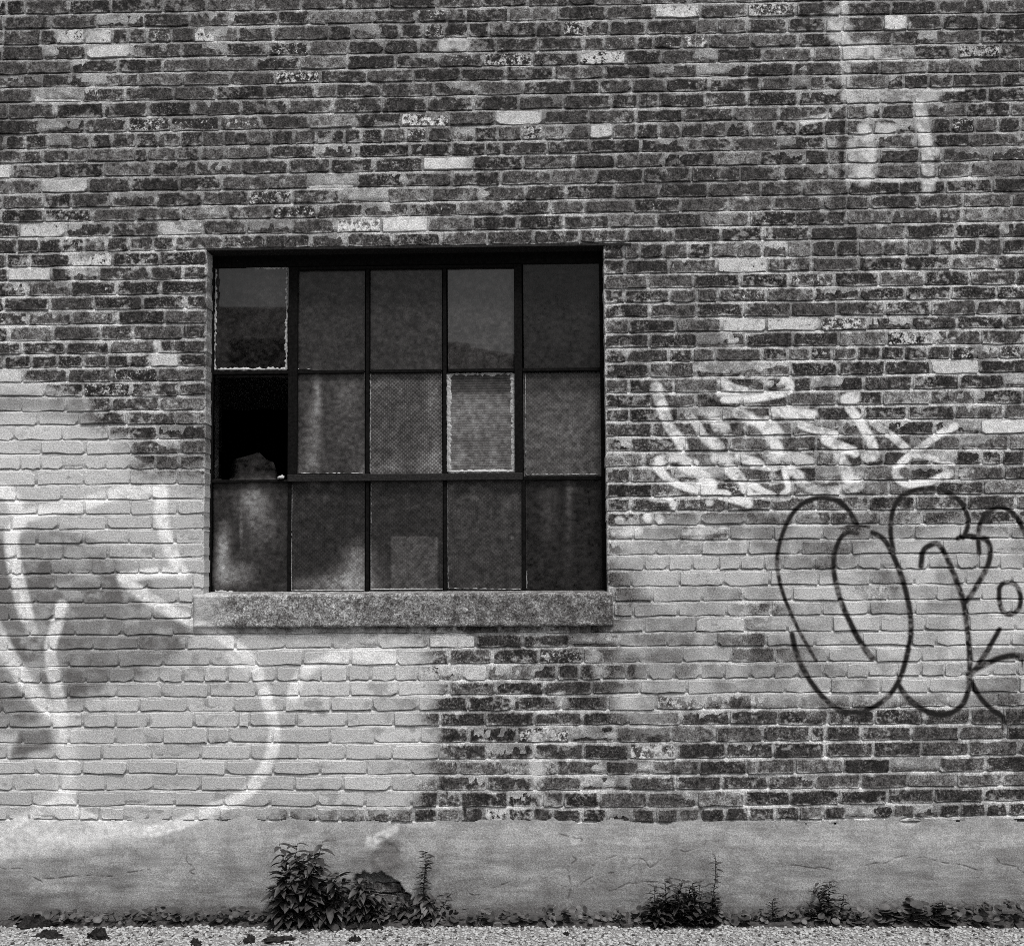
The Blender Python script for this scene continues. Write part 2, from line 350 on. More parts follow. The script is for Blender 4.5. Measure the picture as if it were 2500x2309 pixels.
# darker older paint within the left field
gl = .40*soft_poly([(20,1296),(140,1286),(250,1330),(340,1400),(470,1525),(430,1620),(330,1665),(250,1690),(140,1735),(60,1640),(-60,1540),(-60,1320)], 26, 22, 40, 61)*(.55+.9*sstep(.36, .60, N2*.5+N1*.5))
gl = np.maximum(gl, .62*soft_poly([(-60,1300),(12,1318),(40,1420),(62,1520),(70,1560),(10,1540),(-60,1520)], 9, 5, 30, 63)); gl = np.maximum(gl, .56*soft_poly([(150,1556),(300,1545),(425,1560),(420,1600),(330,1655),(210,1696),(140,1722)], 16, 20, 40, 64)*(.6+.8*N2))
gl = np.maximum(gl, .60*soft_poly([(40,1785),(120,1772),(128,1826),(30,1850)], 12, 14, 30, 65)); gl = np.maximum(gl, .5*soft_poly([(-40,1600),(20,1640),(100,1745),(40,1790),(-40,1780)], 20, 14, 30, 66)*(.5+N2)); gl = np.maximum(gl, .45*soft_poly([(50,1300),(130,1300),(135,1340),(45,1340)], 14, 14, 30, 67))
gl = np.maximum(gl, .40*soft_poly([(-60,962),(190,975),(240,1040),(150,1025),(-60,1008)], 18, 20, 40, 68)); gl = np.maximum(gl, .30*sstep(.60, .72, N2*.6+N1*.4)); gl = gl/1.25*(1+.5*(BR-.5))
TON = np.where(selR, TON, TON*(1-.86*np.clip(gl*1.6, 0, .86)))
TON *= 0.93+.14*(N1-.5)*2*.6
TON *= np.where(selR, 1, 1-.07*sstep(1250, 1420, PY)*sstep(1000, 500, PX))
TON *= np.where(selR, 1, 1+.22*(BR-.5)*sstep(1300, 1450, PY))
TON += .05*np.where(~selR & (COV > .5), blob(60,1100,260,130)+.7*blob(900,1600,190,90), 0)
# brighter outline strokes of the big letter on the left
WH = np.zeros(PX.shape)
stroke(WH, [(-20,1200),(20,1203),(42,1240),(50,1272),(30,1308),(36,1374),(46,1420),(60,1480),(68,1505)], 34, .40, 0.94)
stroke(WH, [(52,1262),(120,1245),(200,1232),(285,1207),(396,1200)], 29, .40, 0.94)
stroke(WH, [(396,1196),(394,1250),(404,1302),(420,1352),(446,1398)], 30, .40, 0.97)
stroke(WH, [(448,1394),(360,1400),(304,1412)], 25, .40, 0.97)
stroke(WH, [(302,1410),(325,1432),(400,1482),(480,1520),(520,1535)], 29, .40, 0.97)
stroke(WH, [(520,1540),(590,1588),(624,1632),(644,1682),(662,1740),(671,1785),(667,1827),(650,1870),(612,1925),(565,1958),(510,1975),(446,2008),(361,2025),(276,2012),(204,1990),(161,1952),(119,1970),(64,1995),(-10,2025)], 28, .40, 0.83)
stroke(WH, [(-10,1530),(20,1592),(75,1680),(120,1730),(145,1750)], 34, .40, 0.88)
stroke(WH, [(152,1478),(138,1530),(124,1590),(138,1670),(152,1738),(158,1790)], 28, .40, 0.83)
stroke(WH, [(716,1700),(732,1655),(790,1612),(880,1598),(960,1612)], 29, .40, 0.83)
stroke(WH, [(560,1600),(610,1640)], 22, .40, 0.55)
WH = np.maximum(WH, .5*soft_poly([(-50,2030),(120,1975),(161,1950),(210,1995),(361,2030),(200,2075),(60,2085),(-50,2120)], 22, 10))
WH *= .84
Z8 = dict(ox=1500, oy=850, s=3.335)
for pts, wd, am in (
 ([(340,330),(365,420),(410,545),(450,640),(540,770),(562,835)], (120,105), .9), ([(600,530),(680,640),(740,740),(850,825)], (80,95), .6), ([(790,760),(850,800)], 110, .9),
 ([(880,285),(960,325),(1060,342)], (100,60), .85), ([(890,425),(1100,412),(1260,390),(1400,355),(1432,300),(1385,262)], (70,84), .93), ([(850,370),(1000,375),(1200,370)], 60, .6),
 ([(800,560),(900,530),(1000,530),(1090,560)], 110, .7), ([(820,640),(900,650)], 90, .6), ([(1090,570),(1190,620),(1260,700),(1310,790),(1330,880)], (90,130), .93), ([(1250,600),(1330,700)], 110, .8),
 ([(1300,520),(1450,530),(1610,545)], 104, .94), ([(1520,630),(1640,665),(1790,700)], 78, .95), ([(1720,745),(1840,800),(1950,850)], 100, .95), ([(1830,880),(1880,980),(1905,1060)], 120, .85), ([(1905,1050),(1960,1075)], 90, .7),
 ([(1880,420),(1960,400)], 110, .85), ([(1910,490),(1990,590),(2050,690),(2100,800),(2095,880)], (90,100), .93), ([(2060,880),(2110,870)], 120, .85),
 ([(2110,610),(2260,720),(2365,810)], 78, .75), ([(2770,635),(2640,705),(2520,790),(2430,850),(2340,930),(2285,990),(2295,1050),(2380,1105),(2510,1104),(2625,1060),(2735,1017)], 74, .95), ([(2425,868),(2555,888),(2755,938)], 54, .9), ([(2800,1020),(2900,1000)], 70, .4),
 ([(370,920),(372,922)], 112, .95), ([(380,905),(500,895),(660,930)], (90,60), .75), ([(820,895),(940,905)], 90, .75), ([(1010,895),(1100,912),(1210,945)], (96,60), .85), ([(1280,880),(1450,890),(1600,920)], 100, .55),
 ([(345,965),(420,1050),(520,1110),(640,1150),(760,1165),(920,1182)], (84,60), .95), ([(560,965),(660,1000),(740,1060),(790,1120)], 105, .9), ([(690,1110),(800,1165)], 90, .75),
 ([(940,990),(1010,1060),(1060,1140),(1100,1195)], (120,90), .9), ([(1110,1105),(1200,1160),(1300,1192)], (80,36), .95), ([(1120,968),(1280,985),(1372,965)], 40, .85), ([(1380,985),(1402,1080),(1410,1150),(1365,1192)], 56, .95), ([(1430,990),(1500,1040)], 100, .75),
 ([(1510,1090),(1640,1150),(1800,1155),(1990,1130)], 90, .6), ([(870,1215),(1000,1238),(1085,1262)], (60,96), .95), ([(1150,1198),(1300,1232),(1420,1215)], 50, .8), ([(440,1230),(484,1284)], (60,76), .93), ([(300,1230),(440,1240)], 50, .5),
 ([(266,1380),(270,1382)], 86, .85), ([(360,1392),(364,1394)], 92, .8), ([(40,1400),(44,1402)], 82, .6), ([(770,1250),(772,1252)], 84, .5), ([(560,1500),(760,1490),(920,1480)], 60, .5), ([(0,1500),(200,1490)], 70, .55)):
    stroke(WH, pts, tuple(q*.80 for q in wd) if isinstance(wd, tuple) else wd*.80, .34, am*.88, **Z8)
stroke(WH, [(152,1770),(166,1850),(161,1945)], 44, .8, .45); stroke(WH, [(66,1500),(78,1540)], 24, .7, .5)
WH *= 0.50+.50*sstep(.34, .54, N2*.6+N3*.4)
tw_ = 0.80
TON = np.where(COV > 0, (TON*COV*(1-WH)+tw_*WH)/np.maximum(COV*(1-WH)+WH, 1e-4), tw_)
COV = 1-(1-COV)*(1-WH)
# smears of pale render high on the right (an old patch), smaller splashes elsewhere
SM = np.zeros(PX.shape)
for pts, wd, am in (([(2060,-10),(2062,40),(2056,90)], (18,22), .85), ([(2040,55),(2050,75)], 60, .75), ([(2062,100),(2075,130),(2100,135),(2120,125)], (30,60), .7),
 ([(2062,150),(2064,200)], 26, .5), ([(2066,235),(2160,238),(2230,240),(2275,238)], 34, .55), ([(2125,260),(2122,295)], 20, .6), ([(2150,315),(2175,318)], 30, .6),
 ([(2110,320),(2120,360),(2115,400),(2110,430)], (34,50), .75), ([(2090,350),(2085,420)], 40, .5), ([(2242,255),(2250,300),(2258,350),(2262,400),(2266,460)], (32,30), .9),
 ([(2236,345),(2280,372)], 24, .7), ([(2030,350),(2035,420)], 30, .4), ([(2070,440),(2200,442),(2330,438),(2380,436)], 10, .8), ([(1960,300),(2020,285)], 16, .7), ([(2200,222),(2350,221)], 8, .9),
 ([(2080,150),(2200,147)], 8, .8), ([(1085,112),(1110,105),(1130,112)], 30, .65), ([(2015,470),(2010,510)], 30, .35),
 ([(1370,1700),(1372,1722)], 30, .55), ([(1310,1855),(1312,1890)], 40, .6), ([(1308,1905),(1306,1935)], 24, .5), ([(1300,1800),(1345,1795)], 26, .5), ([(1330,1955),(1345,1965)], 34, .4),
 ([(1450,1600),(1470,1645)], 40, .4), ([(385,838),(386,858)], 18, .8), ([(905,2052),(930,2040),(965,2020)], (24,18), .9), ([(1000,2012),(1060,2010)], 14, .5), ([(1400,2052),(1412,2048)], 14, .6)):
    stroke(SM, pts, wd, .5, am)
SM *= 0.60+.6*sstep(.35, .58, N2*.6+N3*.4)
# black spray letters
BK = np.zeros(PX.shape)
Z4 = dict(ox=1600, oy=1150, s=2.223)
for pts, wd in (
 ([(872,1028),(800,905),(740,785),(690,660),(662,540),(662,450),(685,350),(730,250),(790,182),(860,150),(930,146),(1000,168),(1050,218),(1082,275),(1096,302)], (15,26)),
 ([(1036,300),(1095,297),(1158,302)], 13), ([(1092,338),(1042,332),(1002,365),(972,440),(965,520),(976,600),(1000,690),(1040,790),(1090,890),(1140,970),(1175,1014)], (20,29)),
 ([(1178,332),(1240,372),(1290,460),(1330,560),(1360,660),(1378,760),(1385,860),(1370,960),(1340,1080),(1300,1170),(1240,1240),(1160,1288),(1080,1304),(1000,1294),(920,1236),(850,1152),(795,1062),(760,972),(740,886)], 25),
 ([(1292,450),(1275,330),(1285,220),(1325,146),(1400,106),(1500,93),(1590,120),(1660,180),(1695,250),(1690,310),(1668,362)], 23),
 ([(1640,364),(1700,350),(1800,366)], (24,20)),
 ([(1438,515),(1452,432),(1490,402),(1530,396),(1570,450),(1610,540),(1650,650),(1675,740),(1690,850),(1700,950),(1705,1050),(1700,1150),(1690,1210),(1660,1270),(1600,1310),(1520,1318),(1430,1280),(1360,1220),(1318,1160)], 26),
 ([(1722,360),(1788,370),(1815,420),(1805,500),(1760,590),(1712,668),(1682,708)], 25), ([(1755,445),(1750,340),(1775,252),(1830,206),(1890,200),(1950,240),(1990,310),(2025,400),(2040,480)], 22),
 ([(1862,640),(1880,612),(1922,604),(1960,625),(1980,690),(1966,750),(1922,778),(1880,755),(1864,690),(1864,640)], 22),
 ([(1865,858),(1800,970),(1735,1070),(1700,1108)], (22,28)), ([(1708,1092),(1780,1050),(1870,1012),(1960,1000),(2060,1030),(2120,1100)], 28), ([(1700,1120),(1750,1210),(1810,1280),(1880,1330)], 24),
 ([(1880,1330),(1884,1400)], (18,8)), ([(1988,1020),(1990,1060)], (9,4))):
    stroke(BK, pts, tuple(q*1.14 for q in wd) if isinstance(wd, tuple) else wd*1.14, .42, 1.0, **Z4)
BK *= 0.70+.30*sstep(.34, .50, N2*.6+N3*.4)
# dark soot / damp streaks, plus a painted shade line under the sill
ST = np.zeros(PX.shape)
for pts, wd, am in (([(2052,185),(2056,260),(2058,340),(2056,440)], (14,20), .7), ([(2056,470),(2062,520)], 22, .5), ([(1790,330),(1800,420),(1880,470)], 60, .35), ([(430,435),(438,470)], 18, .6),
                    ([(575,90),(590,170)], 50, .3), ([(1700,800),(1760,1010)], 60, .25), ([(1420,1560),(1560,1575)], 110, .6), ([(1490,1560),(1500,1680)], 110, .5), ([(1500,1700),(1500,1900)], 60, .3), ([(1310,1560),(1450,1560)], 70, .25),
                    ([(690,1532),(1480,1532)], 10, .2), ([(1020,1540),(1060,1545)], 26, .4)):  # the long thin stroke is sill shade put into the colour
    stroke(ST, pts, wd, .8, am)
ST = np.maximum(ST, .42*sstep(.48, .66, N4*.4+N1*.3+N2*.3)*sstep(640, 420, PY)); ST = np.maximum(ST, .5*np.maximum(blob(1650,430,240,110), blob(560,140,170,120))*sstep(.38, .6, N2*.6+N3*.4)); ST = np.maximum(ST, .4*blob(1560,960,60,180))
# smeared mortar over the brick edges
HJ = 4.3
reg = 0.60+0.42*sstep(.42, .62, N4)+.34*sstep(700, 300, PY)
SMEAR = 1-sstep(-.9, 1.3, EDGE-HJ-.4-(N3-.47)*9.0*reg-(N2-.53)*11*reg)
SMEAR = SMEAR*(.75+.25*N2)*(ROWI > -90)
TON = np.where(SM > COV, .53, TON); COV = np.maximum(COV, SM)
SMEAR = np.maximum(SMEAR, .62*sstep(.56, .64, N2*.45+N3*.55)*sstep(.40, .56, N4*.3+N1*.7))
# dust on the window panes (densities, by photo pixel)
GD = np.zeros(PX.shape)
def rect(x0, y0, x1, y1, v, s=3.0):
    return v*sstep(-s, s, PX-x0)*sstep(-s, s, x1-PX)*sstep(-s, s, PY-y0)*sstep(-s, s, y1-PY)
PANE_X = [(523,701),(727,891),(902,1081),(1092,1257),(1281,1463)]
PANE_Y = [(645,901),(911,1157),(1173,1441)]
dust = [[.030,.040,.044,.050,.022],[.0,.060,.085,.145,.085],[.035,.030,.034,.052,.024]]
for a in range(3):
    for b in range(5):
        x0, x1 = PANE_X[b]; y0, y1 = PANE_Y[a]
        if a == 2: x0, x1 = [(518,703),(711,890),(904,1081),(1092,1275),(1284,1470)][b]
        GD = np.maximum(GD, rect(x0-10, y0-(40 if a == 0 else 8), x1+10, y1+12, dust[a][b]))
GD -= rect(548,818,705,905,.014,7)                     # bands behind the clear pane
GD -= rect(1085,903,1262,952,.11,4)*.9+rect(1275,903,1470,950,.035,12)
GD += rect(948,1308,1064,1450,.055,2)
GD += .16*blob(765,960,9,60)+.10*blob(755,1060,16,80)+.06*blob(742,1130,22,40)+.05*blob(840,960,30,60)
GD += .30*blob(532,1320,13,36)+.26*blob(528,1380,14,44)+.18*blob(560,1400,40,30)+.20*blob(605,1215,34,42)+.10*blob(620,1280,40,50)+.1*blob(575,1290,3,40)
GD += .34*blob(850,1425,55,30)+.22*blob(865,1370,32,34)+.12*blob(760,1428,50,18)
GD += .16*blob(1060,1130,40,40)*1+.07*blob(920,1140,60,30)+.05*blob(930,930,40,20)+.05*blob(1150,1010,80,50)+.04*blob(1370,1040,80,60)
GD += .03*blob(1340,1230,20,90)+.05*blob(1390,1210,8,120)+.25*blob(1248,1311,4,4)+.03*blob(640,700,60,60)
GD += .10*blob(1050,960,14,60)+.05*sstep(.6,.72,N2)*blob(1000,1150,500,60)
GD += rect(560,1098,662,1172,.026,9)*(.2+1.4*N2)
GD = np.clip(GD*.64*(.80+.40*N2)*(.30+1.4*N3), 0, 1)
# cracks in the render
CR = np.zeros(PX.shape)
for pts, wd in (([(1372,2030),(1400,2044),(1412,2050),(1404,2088),(1392,2104),(1390,2140),(1386,2190)], 6), ([(1150,2180),(1200,2172),(1230,2152),(1285,2143),(1310,2170),(1350,2158),(1390,2165),(1432,2143),(1500,2125)], 3.5),
 ([(1440,2104),(1480,2096),(1525,2086),(1560,2092),(1592,2112),(1615,2088),(1650,2072),(1690,2070)], 4), ([(1482,2168),(1530,2152),(1575,2149),(1640,2140)], 4), ([(2100,2112),(2132,2104),(2190,2088),(2240,2084),(2300,2098),(2380,2120)], 3.5),
 ([(120,2140),(170,2135),(280,2130),(370,2118)], 4.5), ([(0,2105),(60,2122),(110,2150)], 4), ([(458,2070),(462,2085),(470,2115),(478,2130)], 4), ([(2430,2095),(2470,2110),(2500,2130)], 3), ([(1920,2104),(1980,2112),(2030,2120)], 3)):
    stroke(CR, [(x+rng.uniform(-9, 9), y+rng.uniform(-6, 6)) for k in range(len(pts)-1) for x, y in (pts[k], (.6*pts[k][0]+.4*pts[k+1][0], .6*pts[k][1]+.4*pts[k+1][1]))]+[pts[-1]], max(1.6, wd*.5), .6, .68)
CR *= .10+.90*sstep(.40, .58, fbm(PX/16, PY/16, 77, 3))
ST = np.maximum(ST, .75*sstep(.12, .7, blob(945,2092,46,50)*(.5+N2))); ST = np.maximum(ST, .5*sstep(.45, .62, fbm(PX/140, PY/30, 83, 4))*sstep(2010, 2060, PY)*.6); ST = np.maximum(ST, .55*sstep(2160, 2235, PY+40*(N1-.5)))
def make_image(name, chans):
    im = bpy.data.images.new(name, TW, TH, alpha=True, float_buffer=False)
    im.colorspace_settings.name = 'Non-Color'; im.alpha_mode = 'CHANNEL_PACKED'
    im.pixels.foreach_set(np.clip(np.stack(chans, -1), 0, 1).astype(np.float32).ravel()); im.update(); im.pack()
    return im
FADE = sstep(-260, -130, PX)*sstep(2700, 2580, PX)
COV = COV*FADE; BK = BK*FADE; ST = ST*FADE; CR = CR*FADE; SMEAR = SMEAR*FADE*sstep(-190, -110, PY)
IM_PAINT = make_image('paint_coverage', [COV, TON, BK, SMEAR])
MB = np.clip((.72+.28*sstep(430, 640, PY+60*(N4-.5)))*(.44+.66*sstep(.40, .60, N1*.45+N2*.35+N3*.2)), .25, 1)
IM_WEAR_SHADE = make_image('wear', [ST, CR, GD, MB])

# ------------------------------------------------------------------ materials
class NT:
    def __init__(s, name):
        s.m = bpy.data.materials.new(name); s.m.use_nodes = True; s.t = s.m.node_tree; s.t.nodes.clear()
        s.out = s.t.nodes.new('ShaderNodeOutputMaterial')
    def n(s, typ, ins=None, **kw):
        nd = s.t.nodes.new(typ)
        for k, v in kw.items(): setattr(nd, k, v)
        for k, v in (ins or {}).items():
            if isinstance(v, bpy.types.NodeSocket): s.t.links.new(v, nd.inputs[k])
            else: nd.inputs[k].default_value = v
        return nd
    def math(s, op, a, b=0.0, c=0.0, clamp=False):
        return s.n('ShaderNodeMath', {0: a, 1: b, 2: c}, operation=op, use_clamp=clamp).outputs[0]
    def mix(s, f, a, b):
        nd = s.n('ShaderNodeMix', data_type='FLOAT'); 
        for k, v in ((0, f), (2, a), (3, b)):
            if isinstance(v, bpy.types.NodeSocket): s.t.links.new(v, nd.inputs[k])
            else: nd.inputs[k].default_value = v
        return nd.outputs[0]
    def ramp(s, v, a, b, lo=0.0, hi=1.0):
        return s.n('ShaderNodeMapRange', {0: v, 1: a, 2: b, 3: lo, 4: hi}, interpolation_type='SMOOTHSTEP').outputs[0]
    def noise(s, vec, scale, detail=3.0, rough=0.55):
        return s.n('ShaderNodeTexNoise', {'Vector': vec, 'Scale': scale, 'Detail': detail, 'Roughness': rough}).outputs[0]
    def pos(s): return s.n('ShaderNodeNewGeometry').outputs['Position']
    def uvs(s, p):
        sep = s.n('ShaderNodeSeparateXYZ', {0: p})
        u = s.math('MULTIPLY_ADD', sep.outputs[0], 1/(TX1-TX0), -TX0/(TX1-TX0)); v = s.math('MULTIPLY_ADD', sep.outputs[2], 1/(TZ1-TZ0), -TZ0/(TZ1-TZ0))
        return s.n('ShaderNodeCombineXYZ', {0: u, 1: v}).outputs[0]
    def img(s, im, uv):
        nd = s.n('ShaderNodeTexImage', {0: uv}, extension='EXTEND', interpolation='Cubic'); nd.image = im
        sp = s.n('ShaderNodeSeparateColor', {0: nd.outputs[0]})
        return sp.outputs[0], sp.outputs[1], sp.outputs[2], nd.outputs[1]
    def tint(s, v):
        """silver-print tint: darks a touch warm, lights neutral"""
        k = s.ramp(v, 0.0, 0.25, 0.0, 1.0)
        g = s.math('MULTIPLY', v, s.mix(k, 0.95, 1.0)); b = s.math('MULTIPLY', v, s.mix(k, 0.94, 1.0))
        return s.n('ShaderNodeCombineColor', {0: v, 1: g, 2: b}).outputs[0]
    def bsdf(s, col, rough=0.9, spec=0.2, normal=None):
        ins = {'Base Color': col, 'Roughness': rough, 'Specular IOR Level': spec}
        if normal is not None: ins['Normal'] = normal
        b = s.n('ShaderNodeBsdfPrincipled', ins); s.t.links.new(b.outputs[0], s.out.inputs[0]); return b
    def bump(s, h, strength, dist):
        return s.n('ShaderNodeBump', {'Height': h, 'Strength': strength, 'Distance': dist}).outputs[0]

def wall_material(name, kind):
    t = NT(name); p = t.pos(); uv = t.uvs(p)
    cov, ton, blk, smear = t.img(IM_PAINT, uv); stn, crk, _, mbr = t.img(IM_WEAR_SHADE, uv)
    nA = t.noise(p, 9, 3); nB = t.noise(p, 42, 4, .6); nC = t.noise(p, 150, 4, .65); nD = t.noise(p, 230, 3, .8); nE = t.noise(p, 95, 5, .7)
    mort = t.math('MULTIPLY', t.ramp(nA, .3, .7, .31, .45), t.ramp(nC, .25, .75, .50, 1.36))
    mort = t.math('MULTIPLY', t.math('MULTIPLY', mort, t.ramp(nB, .25, .75, .82, 1.12)), t.math('MULTIPLY_ADD', mbr, .95, .10))
    if kind == 'brick':
        tone = t.n('ShaderNodeAttribute', attribute_name='tone').outputs['Fac']; pale = t.n('ShaderNodeAttribute', attribute_name='pale').outputs['Fac']
        b = t.math('MULTIPLY', tone, t.ramp(nB, .32, .68, .42, 1.75)); b = t.math('MULTIPLY', b, t.ramp(nC, .32, .68, .40, 1.75))
        # worn, chalky scuffs
        scf = t.math('MULTIPLY', t.ramp(nE, .50, .62), t.ramp(nA, .36, .60, .15, .75)); b = t.mix(scf, b, t.math('MULTIPLY', mort, .62))
        # remains of pale paint on some bricks
        thr = t.math('MULTIPLY_ADD', nE, .55, t.math('MULTIPLY', nB, .45)); lo = t.math('MULTIPLY_ADD', pale, -.50, .76)
        pm = t.n('ShaderNodeMapRange', {0: thr, 1: lo, 2: t.math('ADD', lo, .10)}, interpolation_type='SMOOTHSTEP').outputs[0]
        pm = t.math('MULTIPLY', pm, t.ramp(pale, .02, .12)); b = t.mix(pm, b, t.math('MULTIPLY', t.math('MULTIPLY', t.ramp(nC, .3, .7, .44, .68), t.ramp(tone, .02, .10, .86, 1.06)), t.ramp(nB, .3, .7, .82, 1.08)))
        sm = t.math('MULTIPLY', smear, t.math('SUBTRACT', 1.0, t.math('MULTIPLY', pm, .25))); b = t.mix(t.math('MULTIPLY', sm, t.ramp(nC, .3, .55, .55, 1.0)), b, mort)
        cf = t.math('MULTIPLY', cov, t.ramp(t.math('ADD', nC, t.math('MULTIPLY', cov, .55)), .42, .72))
    elif kind == 'mortar':
        b = t.math('MULTIPLY', mort, 1.12); cf = t.math('MULTIPLY', cov, t.ramp(t.math('ADD', nC, t.math('MULTIPLY', cov, .45)), .36, .80, 0, .86))
    else:                                   # cement render
        b = t.math('MULTIPLY', t.ramp(nA, .3, .7, .21, .30), t.ramp(nC, .25, .75, .66, 1.30))
        sc = t.n('ShaderNodeMapping', {0: p, 3: (3.0, 3.0, 34.0)}).outputs[0]
        b = t.math('MULTIPLY', b, t.ramp(t.noise(sc, 1.6, 4), .3, .7, .86, 1.12)); b = t.math('MULTIPLY', b, t.ramp(nB, .3, .7, .92, 1.08))
        spz = t.n('ShaderNodeSeparateXYZ', {0: p}); 
        b = t.math('MULTIPLY', b, t.ramp(t.math('MULTIPLY_ADD', t.noise(p, 5, 3), .22, spz.outputs[2]), .08, .26, .75, 1.0))   # splashed dirt at the foot
        cf = t.math('MULTIPLY', cov, t.ramp(nB, .3, .6, .55, .9))
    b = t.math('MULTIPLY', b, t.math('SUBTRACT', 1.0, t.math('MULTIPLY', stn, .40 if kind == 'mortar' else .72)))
    pt = t.math('MULTIPLY', ton, t.ramp(nC, .2, .8, .90, 1.08)); b = t.mix(cf, b, pt)
    b = t.mix(t.math('MULTIPLY', blk, t.ramp(nC, .22, .42, .86, 1.0)), b, .011)
    b = t.math('MULTIPLY', b, t.math('SUBTRACT', 1.0, t.math('MULTIPLY', crk, .8)))
    b = t.math('MULTIPLY', b, t.ramp(nD, .30, .70, .64, 1.36) if kind != 'render' else t.ramp(nD, .30, .70, .70, 1.30))
    h = t.math('ADD', t.math('MULTIPLY', nC, .6), t.math('ADD', t.math('MULTIPLY', nD, .30), t.math('MULTIPLY', nE, .5)))
    if kind == 'render': h = t.math('SUBTRACT', h, t.math('MULTIPLY', crk, 1.5))
    t.bsdf(t.tint(b), .92, .15, t.bump(h, .55 if kind != 'render' else .4, .006))
    return t.m
M_BRICK = wall_material('weathered_brick', 'brick'); M_MORTAR = wall_material('lime_mortar', 'mortar'); M_RENDER = wall_material('cement_render', 'render')

def simple(name, lo, hi, scale=60.0, rough=.8, spec=.25, bump=.4, grain=True):
    t = NT(name); p = t.pos(); n1 = t.noise(p, scale, 4, .6); n2 = t.noise(p, scale*5, 3, .7)
    v = t.math('MULTIPLY', t.ramp(n1, .28, .72, lo, hi), t.ramp(n2, .25, .75, .75, 1.25) if grain else 1.0)
    t.bsdf(t.tint(v), rough, spec, t.bump(t.math('ADD', n1, t.math('MULTIPLY', n2, .5)), bump, .004)); return t.m
def concrete_mat():
    t = NT('sill_concrete'); p = t.pos(); uv = t.uvs(p); cov, ton, _, _ = t.img(IM_PAINT, uv)
    n1 = t.noise(p, 16, 3); n2 = t.noise(p, 120, 4, .7); n3 = t.noise(p, 210, 3, .8)
    vo = t.n('ShaderNodeTexVoronoi', {'Vector': p, 'Scale': 170.0}); agg = t.n('ShaderNodeSeparateColor', {0: vo.outputs['Color']}).outputs[0]
    sep = t.n('ShaderNodeSeparateXYZ', {0: p})
    side = t.ramp(sep.outputs[0], -1.6, .4, 1.12, .68)                 # dirtier, more exposed aggregate toward the right end
    v = t.math('MULTIPLY', t.math('MULTIPLY', t.ramp(n1, .3, .7, .12, .28), t.ramp(t.noise(p, 48, 4, .7), .34, .62, .50, 1.22)), side); v = t.math('MULTIPLY', v, t.ramp(n2, .3, .7, .42, 1.6))
    v = t.math('MULTIPLY', v, t.math('MULTIPLY_ADD', agg, .8, .6)); v = t.math('MULTIPLY', v, t.ramp(n3, .3, .7, .6, 1.4))
    lf = t.math('MULTIPLY', cov, t.ramp(sep.outputs[0], -1.45, -1.68)); v = t.mix(t.math('MULTIPLY', lf, .85), v, ton)
    t.bsdf(t.tint(v), .95, .15, t.bump(t.math('ADD', n2, t.math('MULTIPLY', agg, .5)), .8, .006)); return t.m
M_SILL = concrete_mat()
M_STEEL = simple('dark_painted_steel', .003, .008, 70, .85, .04, .3)
M_STEEL2 = simple('worn_steel_rail', .006, .022, 90, .7, .12, .4)
M_PUTTY = simple('old_glazing_putty', .24, .46, 160, .9, .2, .9)
M_DARK = simple('dark_interior', .010, .022, 8, .9, .1, .1)
M_SOIL = simple('dark_soil', .020, .060, 60, .95, .1, 1.0)
M_CLOD = simple('dark_clod', .008, .030, 110, .95, .1, 1.0)
M_LEAF = simple('weed_leaf', .014, .042, 40, .55, .35, .2, False)
M_LEAF2 = simple('creeper_leaf', .03, .085, 40, .55, .35, .2, False)
M_STEM = simple('weed_stem', .03, .06, 50, .7, .3, .2)
def gravel_mat(name, lo, hi):
    t = NT(name); p = t.pos(); n2 = t.noise(p, 260, 3, .6)
    rn = t.n('ShaderNodeAttribute', attribute_name='tone').outputs['Fac'] if name == 'gravel_stone' else t.noise(p, 70, 4, .7)
    v = t.math('MULTIPLY', t.n('ShaderNodeMapRange', {0: rn, 1: 0.0, 2: 1.0, 3: lo, 4: hi}).outputs[0], t.ramp(n2, .25, .75, .8, 1.2))
    t.bsdf(t.tint(v), .9, .2, t.bump(n2, .4, .003)); return t.m
M_STONE = gravel_mat('gravel_stone', .03, .37); M_GROUND = gravel_mat('gravel_bed', .02, .30)

